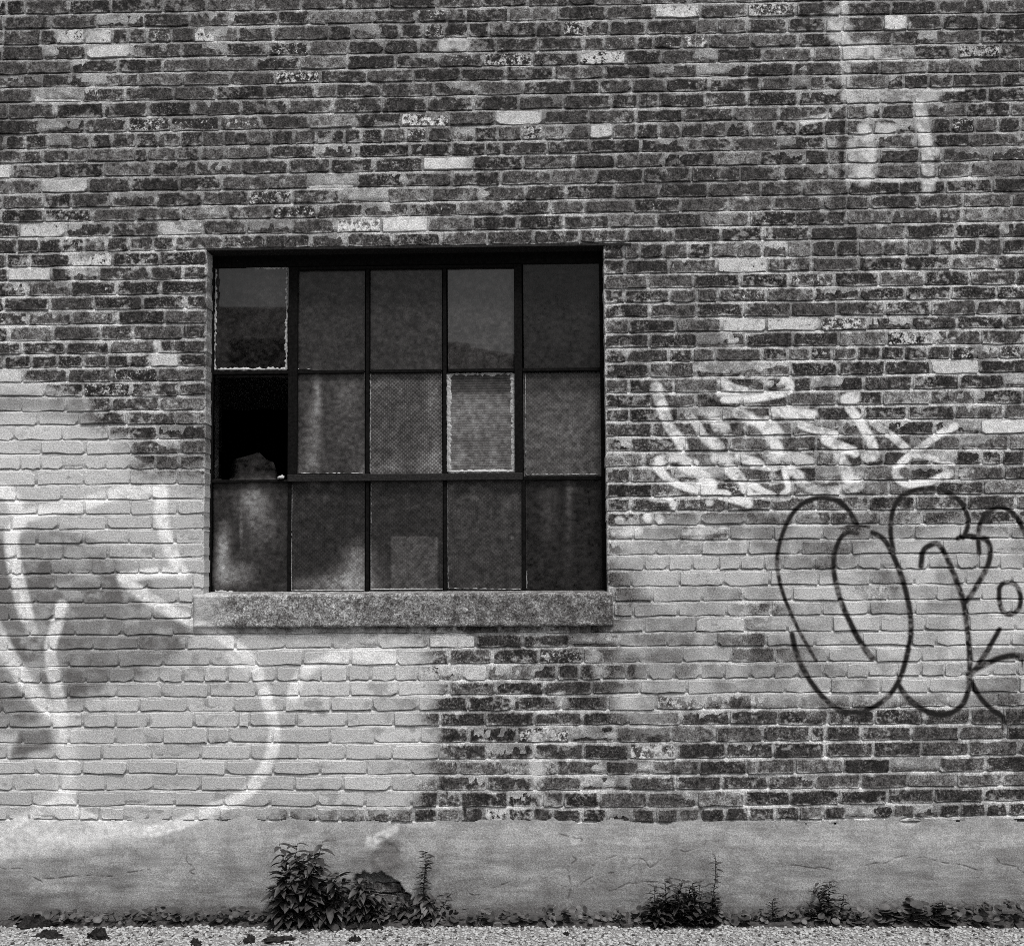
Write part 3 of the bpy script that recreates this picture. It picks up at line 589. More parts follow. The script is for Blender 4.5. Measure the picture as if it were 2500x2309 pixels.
def glass_mat(name, pattern=None, rough=.08, base=0.0, gloss=.5, amp=1.0):
    t = NT(name); p = t.pos(); _, _, gd, _ = t.img(IM_WEAR_SHADE, t.uvs(p))
    n1 = t.noise(p, 190, 3, .8); n2 = t.noise(p, 28, 5, .65); d = t.math('MULTIPLY', gd, t.ramp(n2, .3, .7, .75, 1.25)); h = None
    if pattern == 'wire':
        w1 = t.n('ShaderNodeTexWave', {'Vector': t.n('ShaderNodeMapping', {0: p, 2: (0, math.radians(45), 0)}).outputs[0], 'Scale': 24.0, 'Distortion': .4}, wave_type='BANDS', bands_direction='X').outputs['Fac']
        w2 = t.n('ShaderNodeTexWave', {'Vector': t.n('ShaderNodeMapping', {0: p, 2: (0, math.radians(-45), 0)}).outputs[0], 'Scale': 24.0, 'Distortion': .4}, wave_type='BANDS', bands_direction='X').outputs['Fac']
        h = t.math('MULTIPLY', w1, w2); d = t.math('MULTIPLY', d, t.ramp(h, .1, .7, 1-.38*amp, 1+.55*amp))
    elif pattern == 'reed':
        h = t.n('ShaderNodeTexWave', {'Vector': p, 'Scale': 26.0, 'Distortion': .6, 'Detail': 1.0}, wave_type='BANDS', bands_direction='Z').outputs['Fac']
        d = t.math('MULTIPLY', d, t.ramp(h, 0, 1, .78, 1.18))
    d = t.math('MULTIPLY', d, t.ramp(n1, .28, .72, .55, 1.45))
    # dust film: how much of the pane it hides grows with how pale it is
    alpha = t.ramp(gd, 0.0, .014, base, .985)
    dif = t.n('ShaderNodeBsdfDiffuse', {'Color': t.tint(d)}); tr = t.n('ShaderNodeBsdfTransparent', {'Color': (.55, .55, .55, 1)})
    m1 = t.n('ShaderNodeMixShader', {0: alpha, 1: tr.outputs[0], 2: dif.outputs[0]})
    ins = {'Color': (1, 1, 1, 1), 'Roughness': rough}
    if h is not None: ins['Normal'] = t.bump(h, .35, .002)
    gl_ = t.n('ShaderNodeBsdfGlossy', ins)
    fr = t.n('ShaderNodeFresnel', {'IOR': 1.45}); fac = t.math('MULTIPLY', fr.outputs[0], gloss)
    m2 = t.n('ShaderNodeMixShader', {0: fac, 1: m1.outputs[0], 2: gl_.outputs[0]})
    t.t.links.new(m2.outputs[0], t.out.inputs[0]); return t.m
M_GLASS = glass_mat('dirty_glass', None, .25); M_WIRE = glass_mat('wired_glass', 'wire', .35, amp=.85); M_WIRE2 = glass_mat('faintly_wired_glass', 'wire', .35, amp=.32); M_REED = glass_mat('reeded_glass', 'reed', .4); M_CLEAR = glass_mat('clear_old_glass', None, .02, 0.0, 1.0)

# ------------------------------------------------------------------ ground
GXs = np.linspace(-60, 60, 3); GYs = np.array([-90, -6.0, 1.0])
V = np.zeros((3, 3, 3)); V[..., 0] = GXs[None, :]; V[..., 1] = GYs[:, None]; V[..., 2] = -.03
tag(link('ground', grid_mesh('ground', V, None, M_GROUND)), kind='structure')
# the near gravel bed, gently uneven
xs = np.linspace(-5.2, 5.0, 480); ys = np.linspace(-1.9, .04, 98)
X, Y = np.meshgrid(xs, ys)
def ground_h(X, Y):
    return .010*(fbm(X*2.3, Y*2.3, 5, 3)-.5)+.006*(fbm(X*14, Y*14, 9, 3)-.5)-.012*sstep(-.16, -.06, Y)
H = ground_h(X, Y)
tag(link('gravel_bed', grid_mesh('gravel_bed', np.stack([X, Y, H], -1), None, M_GROUND)), kind='structure')
# loose stones
def stones(n, seed, area, smin, smax, mat, name):
    r = np.random.default_rng(seed)
    ph = (1+5**.5)/2
    ico = np.array([(-1,ph,0),(1,ph,0),(-1,-ph,0),(1,-ph,0),(0,-1,ph),(0,1,ph),(0,-1,-ph),(0,1,-ph),(ph,0,-1),(ph,0,1),(-ph,0,-1),(-ph,0,1)])/np.sqrt(1+ph*ph)
    fc = np.array([(0,11,5),(0,5,1),(0,1,7),(0,7,10),(0,10,11),(1,5,9),(5,11,4),(11,10,2),(10,7,6),(7,1,8),(3,9,4),(3,4,2),(3,2,6),(3,6,8),(3,8,9),(4,9,5),(2,4,11),(6,2,10),(8,6,7),(9,8,1)])
    x = r.uniform(area[0], area[1], n); y = r.uniform(area[2], area[3], n)
    s = smin+(smax-smin)*r.random(n)**3.0
    v = ico[None]*(1+.45*(r.random((n, 12, 1))-.5))*np.stack([s*r.uniform(.8, 1.4, n), s*r.uniform(.8, 1.4, n), s*r.uniform(.45, .9, n)], -1)[:, None]
    a = r.uniform(0, 6.28, n); ca, sa = np.cos(a)[:, None], np.sin(a)[:, None]
    vx = v[..., 0]*ca-v[..., 1]*sa; vy = v[..., 0]*sa+v[..., 1]*ca
    v = np.stack([vx+x[:, None], vy+y[:, None], v[..., 2]+(ground_h(x, y)+s*.25)[:, None]], -1)
    f = (fc[None]+12*np.arange(n)[:, None, None]).reshape(-1, 3)
    me = bpy.data.meshes.new(name); nv, nf = n*12, len(f)
    me.vertices.add(nv); me.vertices.foreach_set('co', v.reshape(-1).astype(np.float32))
    me.loops.add(nf*3); me.loops.foreach_set('vertex_index', f.reshape(-1).astype(np.int32))
    me.polygons.add(nf); me.polygons.foreach_set('loop_start', np.arange(0, nf*3, 3, dtype=np.int32)); me.polygons.foreach_set('loop_total', np.full(nf, 3, np.int32))
    me.update(calc_edges=True); me.validate()
    at = me.attributes.new('tone', 'FLOAT', 'POINT'); at.data.foreach_set('value', np.repeat(np.where(r.random(n) < .16, .12*r.random(n), .62+.38*r.random(n)), 12).astype(np.float32))
    me.materials.append(mat); return link(name, me)
tag(stones(40000, 3, (-3.2, 3.0, -.80, -.13), .0018, .0095, M_STONE, 'gravel'), 'pale loose gravel strewn along the foot of the wall', 'gravel', kind='stuff')

# ------------------------------------------------------------------ the brick building
B = bpy.data.objects.new('brick_building', None); COL.objects.link(B)
tag(B, 'weathered brick building front with graffiti, one steel window and a rendered base', 'building')
# mortar bed behind the bricks, with the window opening left out
xs = np.arange(-4.5, 4.2, .0112)
zrow, yrow = [], []
for i in range(NJ-1, -TOPX, -1):
    zj = zjoint(i, xs)
    for dz, yy in ((-.0105, -.0052), (-.0055, -.0056), (-.001, -.0046), (.0030, -.0030), (.0046, .0025), (.010, .0035), (.020, -.0034), (.032, -.0044)):
        zrow.append(zj+dz+.0025*(fbm(xs*30, xs*0+i*7.3, 65, 2)-.5)); yrow.append(np.full(len(xs), yy))
Z = np.array(zrow); X = np.broadcast_to(xs[None, :], Z.shape).copy()
Yd = np.array(yrow)+.006*(fbm(X*5, Z*8, 61, 3)-.5)+.005*(fbm(X*45, Z*60, 71, 3)-.5)
cx, cz = .5*(X[:-1, :-1]+X[1:, 1:]), .5*(Z[:-1, :-1]+Z[1:, 1:])
keep = ~((cx > OXL-.012) & (cx < OXR+.012) & (cz < OZT+.012) & (cz > OZB-.03))
V = np.stack([X, Yd, Z], -1)
link('mortar', grid_mesh('mortar', V, keep, M_MORTAR), B)
# solid wall behind (four slabs round the opening)
for a in ((-4.5, OXL-.02, .03, .32, 0, 5.02), (OXR+.02, 4.195, .03, .32, 0, 5.02), (OXL-.02, OXR+.02, .03, .32, OZT+.07, 5.02), (OXL-.02, OXR+.02, .03, .32, 0, OZB-.03)):
    box('wall_core', B, M_MORTAR, *a)
# jamb returns
for s_, xx in ((-1, OXL), (1, OXR)):
    box('jamb', B, M_MORTAR, *(sorted((xx+s_*.0025, xx+s_*.06))), -.002, .17, OZB-.02, OZT+.02)

def brick_geo(x0, x1, zt0, zt1, zb0, zb1, back, r):
    """one weathered brick: irregular outline, rounded arris. Returns verts and faces (front toward -y)"""
    L = x1-x0; hz = .5*(zt0+zt1-zb0-zb1); j = min(.0040, hz*.09)
    c = [min(r.choice((.002, .003, .003, .004, .006, .010, .018)), L*.18) for _ in range(4)]
    ch = [min(q*r.uniform(.5, 1.0), hz*.34) for q in c]
    n = 3 if L > .085 else 2
    top = lambda t: zt0+(zt1-zt0)*t; bot = lambda t: zb0+(zb1-zb0)*t
    P = [(x0, bot(0)+ch[0]), (x0+c[0], bot(0))]
    P += [(x0+L*k/n, bot(k/n)) for k in range(1, n)]
    P += [(x1-c[1], bot(1)), (x1, bot(1)+ch[1]), (x1, top(1)-ch[2]), (x1-c[2], top(1))]
    P += [(x0+L*k/n, top(k/n)) for k in range(n-1, 0, -1)]
    P += [(x0+c[3], top(0)), (x0, top(0)-ch[3])]
    P = [(x+r.uniform(-j, j)*.8, z+r.uniform(-j, j)) for x, z in P]
    cx_, cz_ = sum(p[0] for p in P)/len(P), sum(p[1] for p in P)/len(P)
    y0 = -.0080+r.gauss(0, .0019); tx = r.gauss(0, .010); tz = r.gauss(0, .016); e = .0020
    V = []
    for x, z in P:
        dx, dz = x-cx_, z-cz_; sx = max(0, 1-e/(abs(dx)+1e-5)); sz = max(0, 1-e/(abs(dz)+1e-5))
        V.append((cx_+dx*sx, y0+tx*dx+tz*dz+r.uniform(-.0006, .0006), cz_+dz*sz))
    for x, z in P: V.append((x, y0+.0022+tx*(x-cx_)+tz*(z-cz_), z))
    for x, z in P: V.append((x, back, z))
    k = len(P); F = [tuple(range(k))]
    for i in range(k):
        q = (i+1) % k; F += [(k+i, k+q, q, i), (2*k+i, 2*k+q, k+q, k+i)]
    return V, F
pale_of, dark_of = {}, {}
cent = []
for k, (r, a, b, jm) in enumerate(segs):
    xm = unp(.5*(a+b), 1154)[0]; zt, zb = float(zjoint(r-1, xm)), float(zjoint(r, xm)); xx, _ = unp(a, proj(xm, .5*(zt+zb))[1])
    cent.append((.5*(a+b), proj(xm, .5*(zt+zb))[1]))
def find(px, py):
    best, bd = None, 1e9
    for k, (r, a, b, jm) in enumerate(segs):
        if a <= px <= b and abs(cent[k][1]-py) < bd: best, bd = k, abs(cent[k][1]-py)
    return best if bd < 26 else None
for x, y, v in PALE:
    k = find(x, y)
    if k is not None: pale_of[k] = v
for x, y in DARK:
    k = find(x, y)
    if k is not None: dark_of[k] = 1
bricks = []
for k, (r, a, b, jm) in enumerate(segs):
    R = random.Random(1000+k)
    pyc = cent[k][1]; x0 = unp(a, pyc)[0]; x1 = unp(b, pyc)[0]
    gl_, gr_ = R.uniform(.0042, .0072), R.uniform(.0042, .0072); gt, gb = R.uniform(.0040, .0098), R.uniform(.0045, .0088)
    if r == 54: gb += .004
    back = .028
    if jm: back = .125
    X0 = x0+(gl_ if jm != -1 else .0); X1 = x1-(gr_ if jm != 1 else .0)
    zt0, zt1, zb0, zb1 = [float(v) for v in (zjoint(r-1, X0)-gt, zjoint(r-1, X1)-gt, zjoint(r, X0)+gb, zjoint(r, X1)+gb)]
    if r == 17 and X0 < OXR and X1 > OXL: continue
    if X1-X0 < .012: continue
    V, F = brick_geo(X0, X1, zt0, zt1, zb0, zb1, back, R)
    tone = min(.22, max(.018, R.lognormvariate(math.log(.029), .64)))
    if k in dark_of: tone = R.uniform(.012, .022)
    if pyc < 560 and k not in dark_of: tone *= 1.06
    pal = pale_of.get(k, 0.0)
    if k not in pale_of and pyc < 640 and R.random() < .22: pal = R.uniform(.1, .42)
    if k not in pale_of and pyc >= 640 and R.random() < .08: pal = R.uniform(.05, .22)
    # visible size in the photograph
    vx0, vx1 = max(a, 0), min(b, 2500); hgt = (zt0-zb0)/PXM
    vis = max(0, vx1-vx0)*max(0, min(hgt, pyc+hgt/2, 2309-pyc+hgt/2))
    if r in (40, 41, 42) and a > 474 and b < 1497: vis *= .5
    bricks.append((vis, V, F, tone, pal))
bricks.sort(key=lambda q: -q[0])
def attrs(me, tone, pal):
    for nm, v in (('tone', tone), ('pale', pal)):
        at = me.attributes.new(nm, 'FLOAT', 'POINT'); at.data.foreach_set('value', np.broadcast_to(np.asarray(v, np.float32), (len(me.vertices),)).copy())
for vis, V, F, tone, pal in bricks[:288]:
    c = np.mean(np.array(V), 0); c[1] = 0
    me = mesh('brick', [(p[0]-c[0], p[1], p[2]-c[2]) for p in V], F, M_BRICK); attrs(me, tone, pal)
    link('brick', me, B, (c[0], 0, c[2]))
VV, FF, T1, P1 = [], [], [], []
for vis, V, F, tone, pal in bricks[288:]:
    o = len(VV); VV += V; FF += [tuple(i+o for i in f) for f in F]; T1 += [tone]*len(V); P1 += [pal]*len(V)
me = mesh('brickwork', VV, FF, M_BRICK); attrs(me, T1, P1)
tag(link('brickwork', me, B), kind='stuff')

# rendered base: a cement coat with a ragged upper edge, hollows and a broken-out hole
step = .0062
xs = np.arange(-4.5, 4.2, step); zs = np.arange(-.06, .56, step)
X, Z = np.meshgrid(xs, zs)
ppx, ppy = proj(X, Z, -.02)
top_px = 2006+(fbm(ppx/60, ppx*0, 15, 5)-.5)*34+8*np.exp(-((ppx-900)/120)**2)*1.0+5*np.exp(-((ppx-1600)/90)**2)
bulge = .020+.010*(fbm(X*1.7, Z*2.5, 23, 3)-.5)+.0075*(fbm(X*5, Z*16, 27, 4)-.5)
thin = sstep(-2, 95, ppy-top_px)
Yr = -.0075-(bulge*(.05+.95*thin))*sstep(-3, 4, ppy-top_px)
def bl(x, y, rx, ry): return np.exp(-((ppx-x)/rx)**2-((ppy-y)/ry)**2)
def poly_in(P, qx, qy):
    ins = np.zeros(qx.shape, bool); d = np.full(qx.shape, 1e9)
    for (x0, y0), (x1, y1) in zip(P, P[1:]+P[:1]):
        dx, dy = x1-x0, y1-y0; t = np.clip(((qx-x0)*dx+(qy-y0)*dy)/(dx*dx+dy*dy+1e-6), 0, 1); d = np.minimum(d, np.hypot(qx-x0-t*dx, qy-y0-t*dy))
        ins ^= ((y0 > qy) != (y1 > qy)) & (qx < (x1-x0)*(qy-y0)/((y1-y0) if y1 != y0 else 1e-6)+x0)
    return np.where(ins, d, -d)
hole = sstep(-1, 3.5, poly_in([(866,2136),(884,2128),(908,2130),(930,2126),(948,2140),(976,2150),(984,2172),(1004,2186),(1010,2260),(836,2260),(846,2216),(838,2196),(858,2172)], ppx+10*(fbm(ppx/14, ppy/14, 33, 3)-.5), ppy+12*(fbm(ppx/12, ppy/12, 34, 3)-.5)))
spall = sstep(.4, .7, bl(945,2085,38,32)+.25*(fbm(ppx/14, ppy/14, 36, 3)-.5)+.5*bl(925,2048,16,14))
Yr += hole*.024+spall*.006
Yr += .010*sstep(.5, .8, bl(2225,2005,40,12)+.3*(fbm(ppx/12, ppy/8, 39, 3)-.5))
cell = (hole[:-1, :-1] < .9) & ((ppy[:-1, :-1]+ppy[1:, 1:])*.5-(top_px[:-1, :-1]+top_px[1:, 1:])*.5 > -3)
base = link('rendered_base', grid_mesh('rendered_base', np.stack([X, Yr, Z], -1), cell, M_RENDER), B)
tag(base, 'cracked pale cement render along the foot of the brickwork')

RUB = random.Random(77)
for rr, (zz, hh) in enumerate(((.112, .044), (.062, .046), (.012, .046))):
    xq = unp(838, 2170)[0]+RUB.uniform(0, .05)
    while xq < unp(1035, 2170)[0]:
        ln = RUB.uniform(.06, .15); Vq, Fq = brick_geo(xq, xq+ln, zz+hh+RUB.uniform(-.006, .004), zz+hh+RUB.uniform(-.006, .004), zz, zz+RUB.uniform(-.004, .006), .06, RUB)
        dy = RUB.uniform(-.004, .014); cq = np.mean(np.array(Vq), 0)
        me = mesh('brick', [(p[0]-cq[0], p[1], p[2]-cq[2]) for p in Vq], Fq, M_BRICK); attrs(me, RUB.uniform(.035, .09), 0.0)
        link('brick', me, B, (cq[0], dy, cq[2])); xq += ln+RUB.uniform(.008, .02)
# lintel: a steel angle, its toe just proud of the bricks
lx0, lx1 = unp(506, 612)[0], unp(1541, 602)[0]; zl0, zl1 = unp(510, 609)[1], unp(1541, 595.5)[1]
def lint(y0, y1, h0, h1):
    v = [(lx0,y0,zl0+h0),(lx1,y0,zl1+h0),(lx1,y1,zl1+h0),(lx0,y1,zl0+h0),(lx0,y0,zl0+h1),(lx1,y0,zl1+h1),(lx1,y1,zl1+h1),(lx0,y1,zl0+h1)]
    f = [(0,1,5,4),(1,2,6,5),(2,3,7,6),(3,0,4,7),(4,5,6,7),(3,2,1,0)]
    return v, f
v1, f1 = lint(-.016, .115, -.0095, .0005); v2, f2 = lint(.115, .123, -.0075, .08)
lin = link('lintel', mesh('lintel', v1+v2, f1+[tuple(i+8 for i in f) for f in f2], M_STEEL2), B)
tag(lin, 'thin rusty steel lintel above the window')

# sill: one cast concrete block, worn and pitted
nx, nz = 260, 22
u = np.linspace(0, 1, nx); wv = np.linspace(0, 1, nz)
prof = [(0.09, SZT+.004), (0.0, SZT+.001)]                     # back and nose of the sloped top
ring = []
nzs = 20
path = [(.12, SZT+.010), (.05, SZT+.006), (-.018, SZT), (-.026, SZT-.006)]+[(-.030, SZT-.006-(SZT-SZB-.012)*k/(nzs-1)) for k in range(nzs)]+[(-.026, SZB+.001), (-.015, SZB), (.05, SZB)]
path = np.array(path)
U, K = np.meshgrid(np.linspace(SXL, SXR, nx), np.arange(len(path)))
Yp, Zp = path[K, 0], path[K, 1]
wear = (fbm(U*22, Zp*22, 81, 4)-.5)
Yp = Yp+np.where(Yp < 0, .010*wear+.004*(fbm(U*90, Zp*90, 85, 2)-.5), 0)
Zp = Zp+.005*(fbm(U*14, Zp*3, 87, 3)-.5)*np.where((K > 1), 1, 0)
Zp = Zp+(SXR-U)*.0008
# chips on the nose and a broken-away spot under the left end
Yp += .016*sstep(.55, .8, np.exp(-((U-unp(1060, 1460)[0])/.05)**2-((Zp-SZT)/.012)**2)+.5*(fbm(U*30, Zp*30, 88, 3)-.5))
endw = sstep(0, .012, np.minimum(U-SXL, SXR-U)); Yp = np.where(Yp < 0, Yp*(.55+.45*endw), Yp)
Vs = np.stack([U, Yp, Zp], -1)
cap = np.stack([Vs[:, :1]*[1, 0, 1]+[0, .06, 0], Vs, Vs[:, -1:]*[1, 0, 1]+[0, .06, 0]], 0) if False else None
Vl = Vs[:, :1].copy(); Vl[..., 1] = .12; Vr = Vs[:, -1:].copy(); Vr[..., 1] = .12
sill = link('window_sill', grid_mesh('window_sill', np.concatenate([Vl, Vs, Vr], 1)[::-1], None, M_SILL), B)
tag(sill, 'pitted grey concrete window sill')

# ------------------------------------------------------------------ the window
YF = .100                                          # face of the steel sash
def wx(px, row=1):
    py = (772, 1035, 1305)[row]; return unp(px, py, YF)[0]
def wz(py): return unp(990, py, YF)[1]
WIN = bpy.data.objects.new('window', None); COL.objects.link(WIN); WIN.parent = B
tag(WIN, 'steel factory window of fifteen dirty panes, one of them smashed')
def bar(name, x0, x1, z0, z1, y0=YF-.006, y1=YF+.030, mat=M_STEEL, b=.002, par=WIN):
    v, f = box_vf(x0, x1, y0, y1, z0, z1, b); c = np.mean(np.array(v), 0)
    return link(name, mesh(name, [tuple(np.array(p)-c) for p in v], f, mat), par, tuple(c))
fl, fr = wx(513, 1), wx(1477, 1); ftop, fbot = wz(618), wz(1446)
# outer frame
bar('frame_head', fl-.01, fr+.01, wz(648), OZT+.02, YF-.004, YF+.05)
bar('frame_stile', OXL-.01, wx(519), fbot, wz(648)-.0005, YF-.008, YF+.05)
bar('frame_stile', wx(1467), OXR+.01, fbot, wz(648)-.0005, YF-.008, YF+.05)
bar('frame_sill_bar', wx(519)+.0005, wx(1467)-.0005, OZB-.01, wz(1443), YF-.004, YF+.05)
# ventilator frame round the middle six panes
vx0, vx1 = wx(704), wx(1276); vt, vb = wz(650), wz(1172)
bar('vent_stile', vx0, wx(726), vb+.001, vt, YF-.016, YF+.03); bar('vent_stile', wx(1257), vx1, vb+.001, vt, YF-.016, YF+.03)
bar('vent_rail', vx0+.001, vx1-.001, wz(1174), wz(1157), YF-.022, YF+.028, M_STEEL2)
bar('vent_rail', wx(726)+.0005, wx(1257)-.0005, wz(657), wz(650), YF-.014, YF+.03)
# muntins
for pxs, rows in ((897, (0, 1)), (1086, (0, 1))):
    bar('muntin', wx(pxs)-.0085, wx(pxs)+.0085, wz(1157)+.0005, wz(657)-.0005, YF-.008, YF+.022)
for pxs in (707, 897, 1087, 1279):
    bar('muntin', wx(pxs, 2)-.0085, wx(pxs, 2)+.0085, wz(1443)+.0005, wz(1175)-.0005, YF-.006, YF+.022)
for x0, x1 in ((519, 704), (726, 888.7), (905.3, 1077.7), (1094.3, 1257), (1276, 1467)):
    bar('muntin', wx(x0)+.0006, wx(x1)-.0006, wz(910), wz(902), YF-.007, YF+.022)
bar('muntin', wx(519)+.0006, wx(704)-.0006, wz(1175), wz(1168), YF-.007, YF+.022); bar('muntin', wx(1276)+.0006, wx(1467)-.0006, wz(1175), wz(1166), YF-.007, YF+.022)
# panes
GY = YF+.012
pane_m = [[M_CLEAR, M_GLASS, M_GLASS, M_CLEAR, M_GLASS], [None, M_GLASS, M_WIRE, M_REED, M_WIRE2], [M_GLASS, M_WIRE2, M_WIRE2, M_WIRE2, M_GLASS]]
pane_l = [['clear pane with crusty pale putty round it', None, None, 'paler pane reflecting a roofline', 'darkest pane of the top row'], [None, 'pane with a pale run of dirt', 'cross-hatched wired pane', 'brightest pane, ribbed and edged with white putty', 'hazy wired pane'],
          ['pane blotched with pale dust', 'pane with a pale cloud of dust in its lower corner', 'pane patched with a paler rectangle', None, 'dark streaked pane']]
colx = [(519,706),(724,890),(904,1079),(1093,1259),(1278,1468)]; colx3 = [(518,703),(711,890),(904,1081),(1092,1275),(1284,1470)]
rowz = [(648,904),(908,1170),(1172,1445)]
for a in range(3):
    for b_ in range(5):
        if pane_m[a][b_] is None: continue
        x0, x1 = (colx3 if a == 2 else colx)[b_]; z1, z0 = rowz[a]
        X0, X1, Z0, Z1 = wx(x0, a), wx(x1, a), wz(z0), wz(z1)
        v, f = box_vf(X0, X1, -.002, .002, Z0, Z1); c = ((X0+X1)/2, GY, (Z0+Z1)/2)
        o = link('pane', mesh('pane', [(p[0]-c[0], p[1], p[2]-c[2]) for p in v], f, pane_m[a][b_]), WIN, c)
        if pane_m[a][b_] is not M_CLEAR: o.rotation_euler = (math.radians(rng.uniform(-.25, .25)), 0, math.radians(rng.uniform(-.25, .25)))
        if pane_l[a][b_]: o['label'] = pane_l[a][b_]
# what is left of the smashed pane: shards standing in the putty
M_SHARD = glass_mat('broken_glass', None, .12, base=.06)
def shard(pts, y=GY):
    P = [(wx(x), wz(yy)) for x, yy in pts]; c = np.mean(np.array(P), 0); k = len(P)
    v = [(x-c[0], -.0018, z-c[1]) for x, z in P]+[(x-c[0], .0018, z-c[1]) for x, z in P]
    f = [tuple(range(k)), tuple(range(2*k-1, k-1, -1))]+[(i, k+i, k+(i+1)%k, (i+1)%k) for i in range(k)]
    o = link('glass_shard', mesh('glass_shard', v, f, M_SHARD), WIN, (c[0], y, c[1])); o['label'] = 'jagged shard of the smashed pane'
shard([(560,1170),(563,1140),(569,1118),(600,1110),(632,1100),(650,1118),(668,1126),(676,1150),(681,1170)])
shard([(519,1170),(519,1138),(538,1130),(541,1170)])
shard([(519,1130),(519,912),(541,912),(540,1010),(541,1100)]); shard([(542,912),(704,912),(704,996),(640,994),(600,997),(542,995)])
# putty: crusty pale bead round two panes, traces elsewhere
def putty(pts_px, width, row, seed, y=YF-.004, amp=.6, gaps=0.0):
    """ragged bead along a polyline given in photo pixels"""
    R = random.Random(seed); V, F = [], []
    for (xa, ya), (xb, yb) in zip(pts_px, pts_px[1:]):
        A_, B_ = np.array([wx(xa, row), wz(ya)]), np.array([wx(xb, row), wz(yb)]); L = np.linalg.norm(B_-A_); n = max(3, int(L/.011)); d = (B_-A_)/L; nn = np.array([-d[1], d[0]])
        prev = None
        for i in range(n+1):
            w_ = width*PXM*(1+amp*R.uniform(-1, 1)); w2 = width*PXM*.5*(1+amp*.4*R.uniform(-1, 1))
            if gaps and R.random() < gaps: w_ *= .12; w2 *= .12
            c = A_+d*L*i/n; o = len(V)
            a_, b2 = c-nn*w2*.8, c+nn*w_*.8
            V += [(a_[0], y-.001, a_[1]), (c[0], y-.005*R.uniform(.5, 1.2), c[1]), (b2[0], y+.006, b2[1])]
            if prev is not None: F += [(prev, o, o+1, prev+1), (prev+1, o+1, o+2, prev+2)]
            prev = o
    link('putty', mesh('putty', V, F, M_PUTTY), WIN)
def ring_px(x0, y0, x1, y1): return [(x0,y0),(x0,y1),(x1,y1),(x1,y0),(x0,y0)]
putty([(525,650),(525,897)], 5, 0, 1, GY-.004, .9, .25); putty([(699,898),(699,646)], 6, 0, 2, GY-.004, .9, .05); putty([(525,897),(700,897)], 7, 0, 3, GY-.004, .8, .02); putty([(700,649),(600,649)], 5, 0, 4, GY-.004, .9, .4)
putty([(1095,914),(1095,1152)], 11, 1, 5, GY-.005, .35); putty([(1254,1152),(1254,914)], 11, 1, 6, GY-.005, .4); putty([(1095,1152),(1256,1152)], 9, 1, 7, GY-.005, .4); putty([(1252,914),(1097,914)], 6, 1, 8, GY-.005, .9, .12)
putty([(1284,1161),(1462,1162)], 3, 1, 9, GY-.004, .5, .05); putty([(1283,916),(1283,1160)], 2, 1, 10, GY-.004, .5, .1); putty([(903,912),(903,1152)], 2, 1, 11, GY-.004, .6, .15)
putty([(712,1440),(889,1440)], 3, 2, 12, GY-.004, .4, .02); putty([(904,1438),(1080,1438)], 3, 2, 13, GY-.004, .4, .02); putty([(711,1180),(711,1440)], 2.2, 2, 14, GY-.004, .4, .04); putty([(526,1441),(570,1443)], 5, 2, 15, GY-.004, .7)
putty([(1095,1437),(1270,1440)], 2, 2, 16, GY-.004, .8, .3); putty([(1285,1395),(1285,1438)], 3, 2, 17, GY-.004, .4); putty([(727,1153),(885,1154)], 3, 1, 18, GY-.004, .9, .6); putty([(727,898),(760,898)], 3, 0, 19, GY-.004, .9, .4); putty([(905,1180),(905,1438)], 1.6, 2, 20, GY-.004, .6, .2)
putty([(680,1164),(696,1164)], 7, 1, 21, YF-.012, .6); putty([(1093,1180),(1093,1436)], 1.6, 2, 22, GY-.004, .6, .3)
# dim room behind the glass
def room():
    x0, x1, y0, y1, z0, z1 = OXL-.6, OXR+.6, .325, 3.6, .2, OZT+.5
    v = [(x0,y0,z0),(x1,y0,z0),(x1,y1,z0),(x0,y1,z0),(x0,y0,z1),(x1,y0,z1),(x1,y1,z1),(x0,y1,z1)]
    return link('room', mesh('room', v, [(1,2,6,5),(2,3,7,6),(3,0,4,7),(4,5,6,7),(3,2,1,0)], M_DARK), B)
room()

# ------------------------------------------------------------------ weeds, creepers, clods
def leaf_mesh(name, L, W, fold, droop, mat, n=4):
    v, f = [], []
    for i in range(n+1):
        t = i/n; wd = W*.5*math.sin(math.pi*min(1, t*.93+.05))**.8*(1-.25*t); y = L*t*(1-.12*droop*t); z = -droop*L*.55*t*t
        v += [(-wd, y, z+fold*wd), (0, y, z), (wd, y, z+fold*wd)]
    for i in range(n):
        a = i*3; f += [(a, a+1, a+4, a+3), (a+1, a+2, a+5, a+4)]
    return mesh(name, v, f, mat, True)
def round_leaf(name, Rr, cup, mat, seed):
    R = random.Random(seed); n = 9; v = [(0, Rr*.75, 0)]; f = []
    for i in range(n):
        a = 2*math.pi*(i+.5)/n-math.pi/2; q = Rr*R.uniform(.86, 1.08)*(.72 if i == n-1 and False else 1)
        v.append((q*math.cos(a), Rr*.75+q*math.sin(a)*.95, cup*Rr*R.uniform(.6, 1.3)))
    for i in range(n): f.append((0, 1+i, 1+(i+1)%n))
    return mesh(name, v, f, mat, True)
LANCE = [leaf_mesh('leaf', .085, .034, .4, .5, M_LEAF), leaf_mesh('leaf', .070, .030, .3, .9, M_LEAF), leaf_mesh('leaf', .060, .028, .4, .25, M_LEAF2)]
NARROW = [leaf_mesh('leaf', .052, .019, .3, .35, M_LEAF, 3), leaf_mesh('leaf', .048, .020, .3, .8, M_LEAF, 3)]
BROAD = [leaf_mesh('leaf', .085, .042, .35, .8, M_LEAF), leaf_mesh('leaf', .070, .038, .3, 1.0, M_LEAF2)]
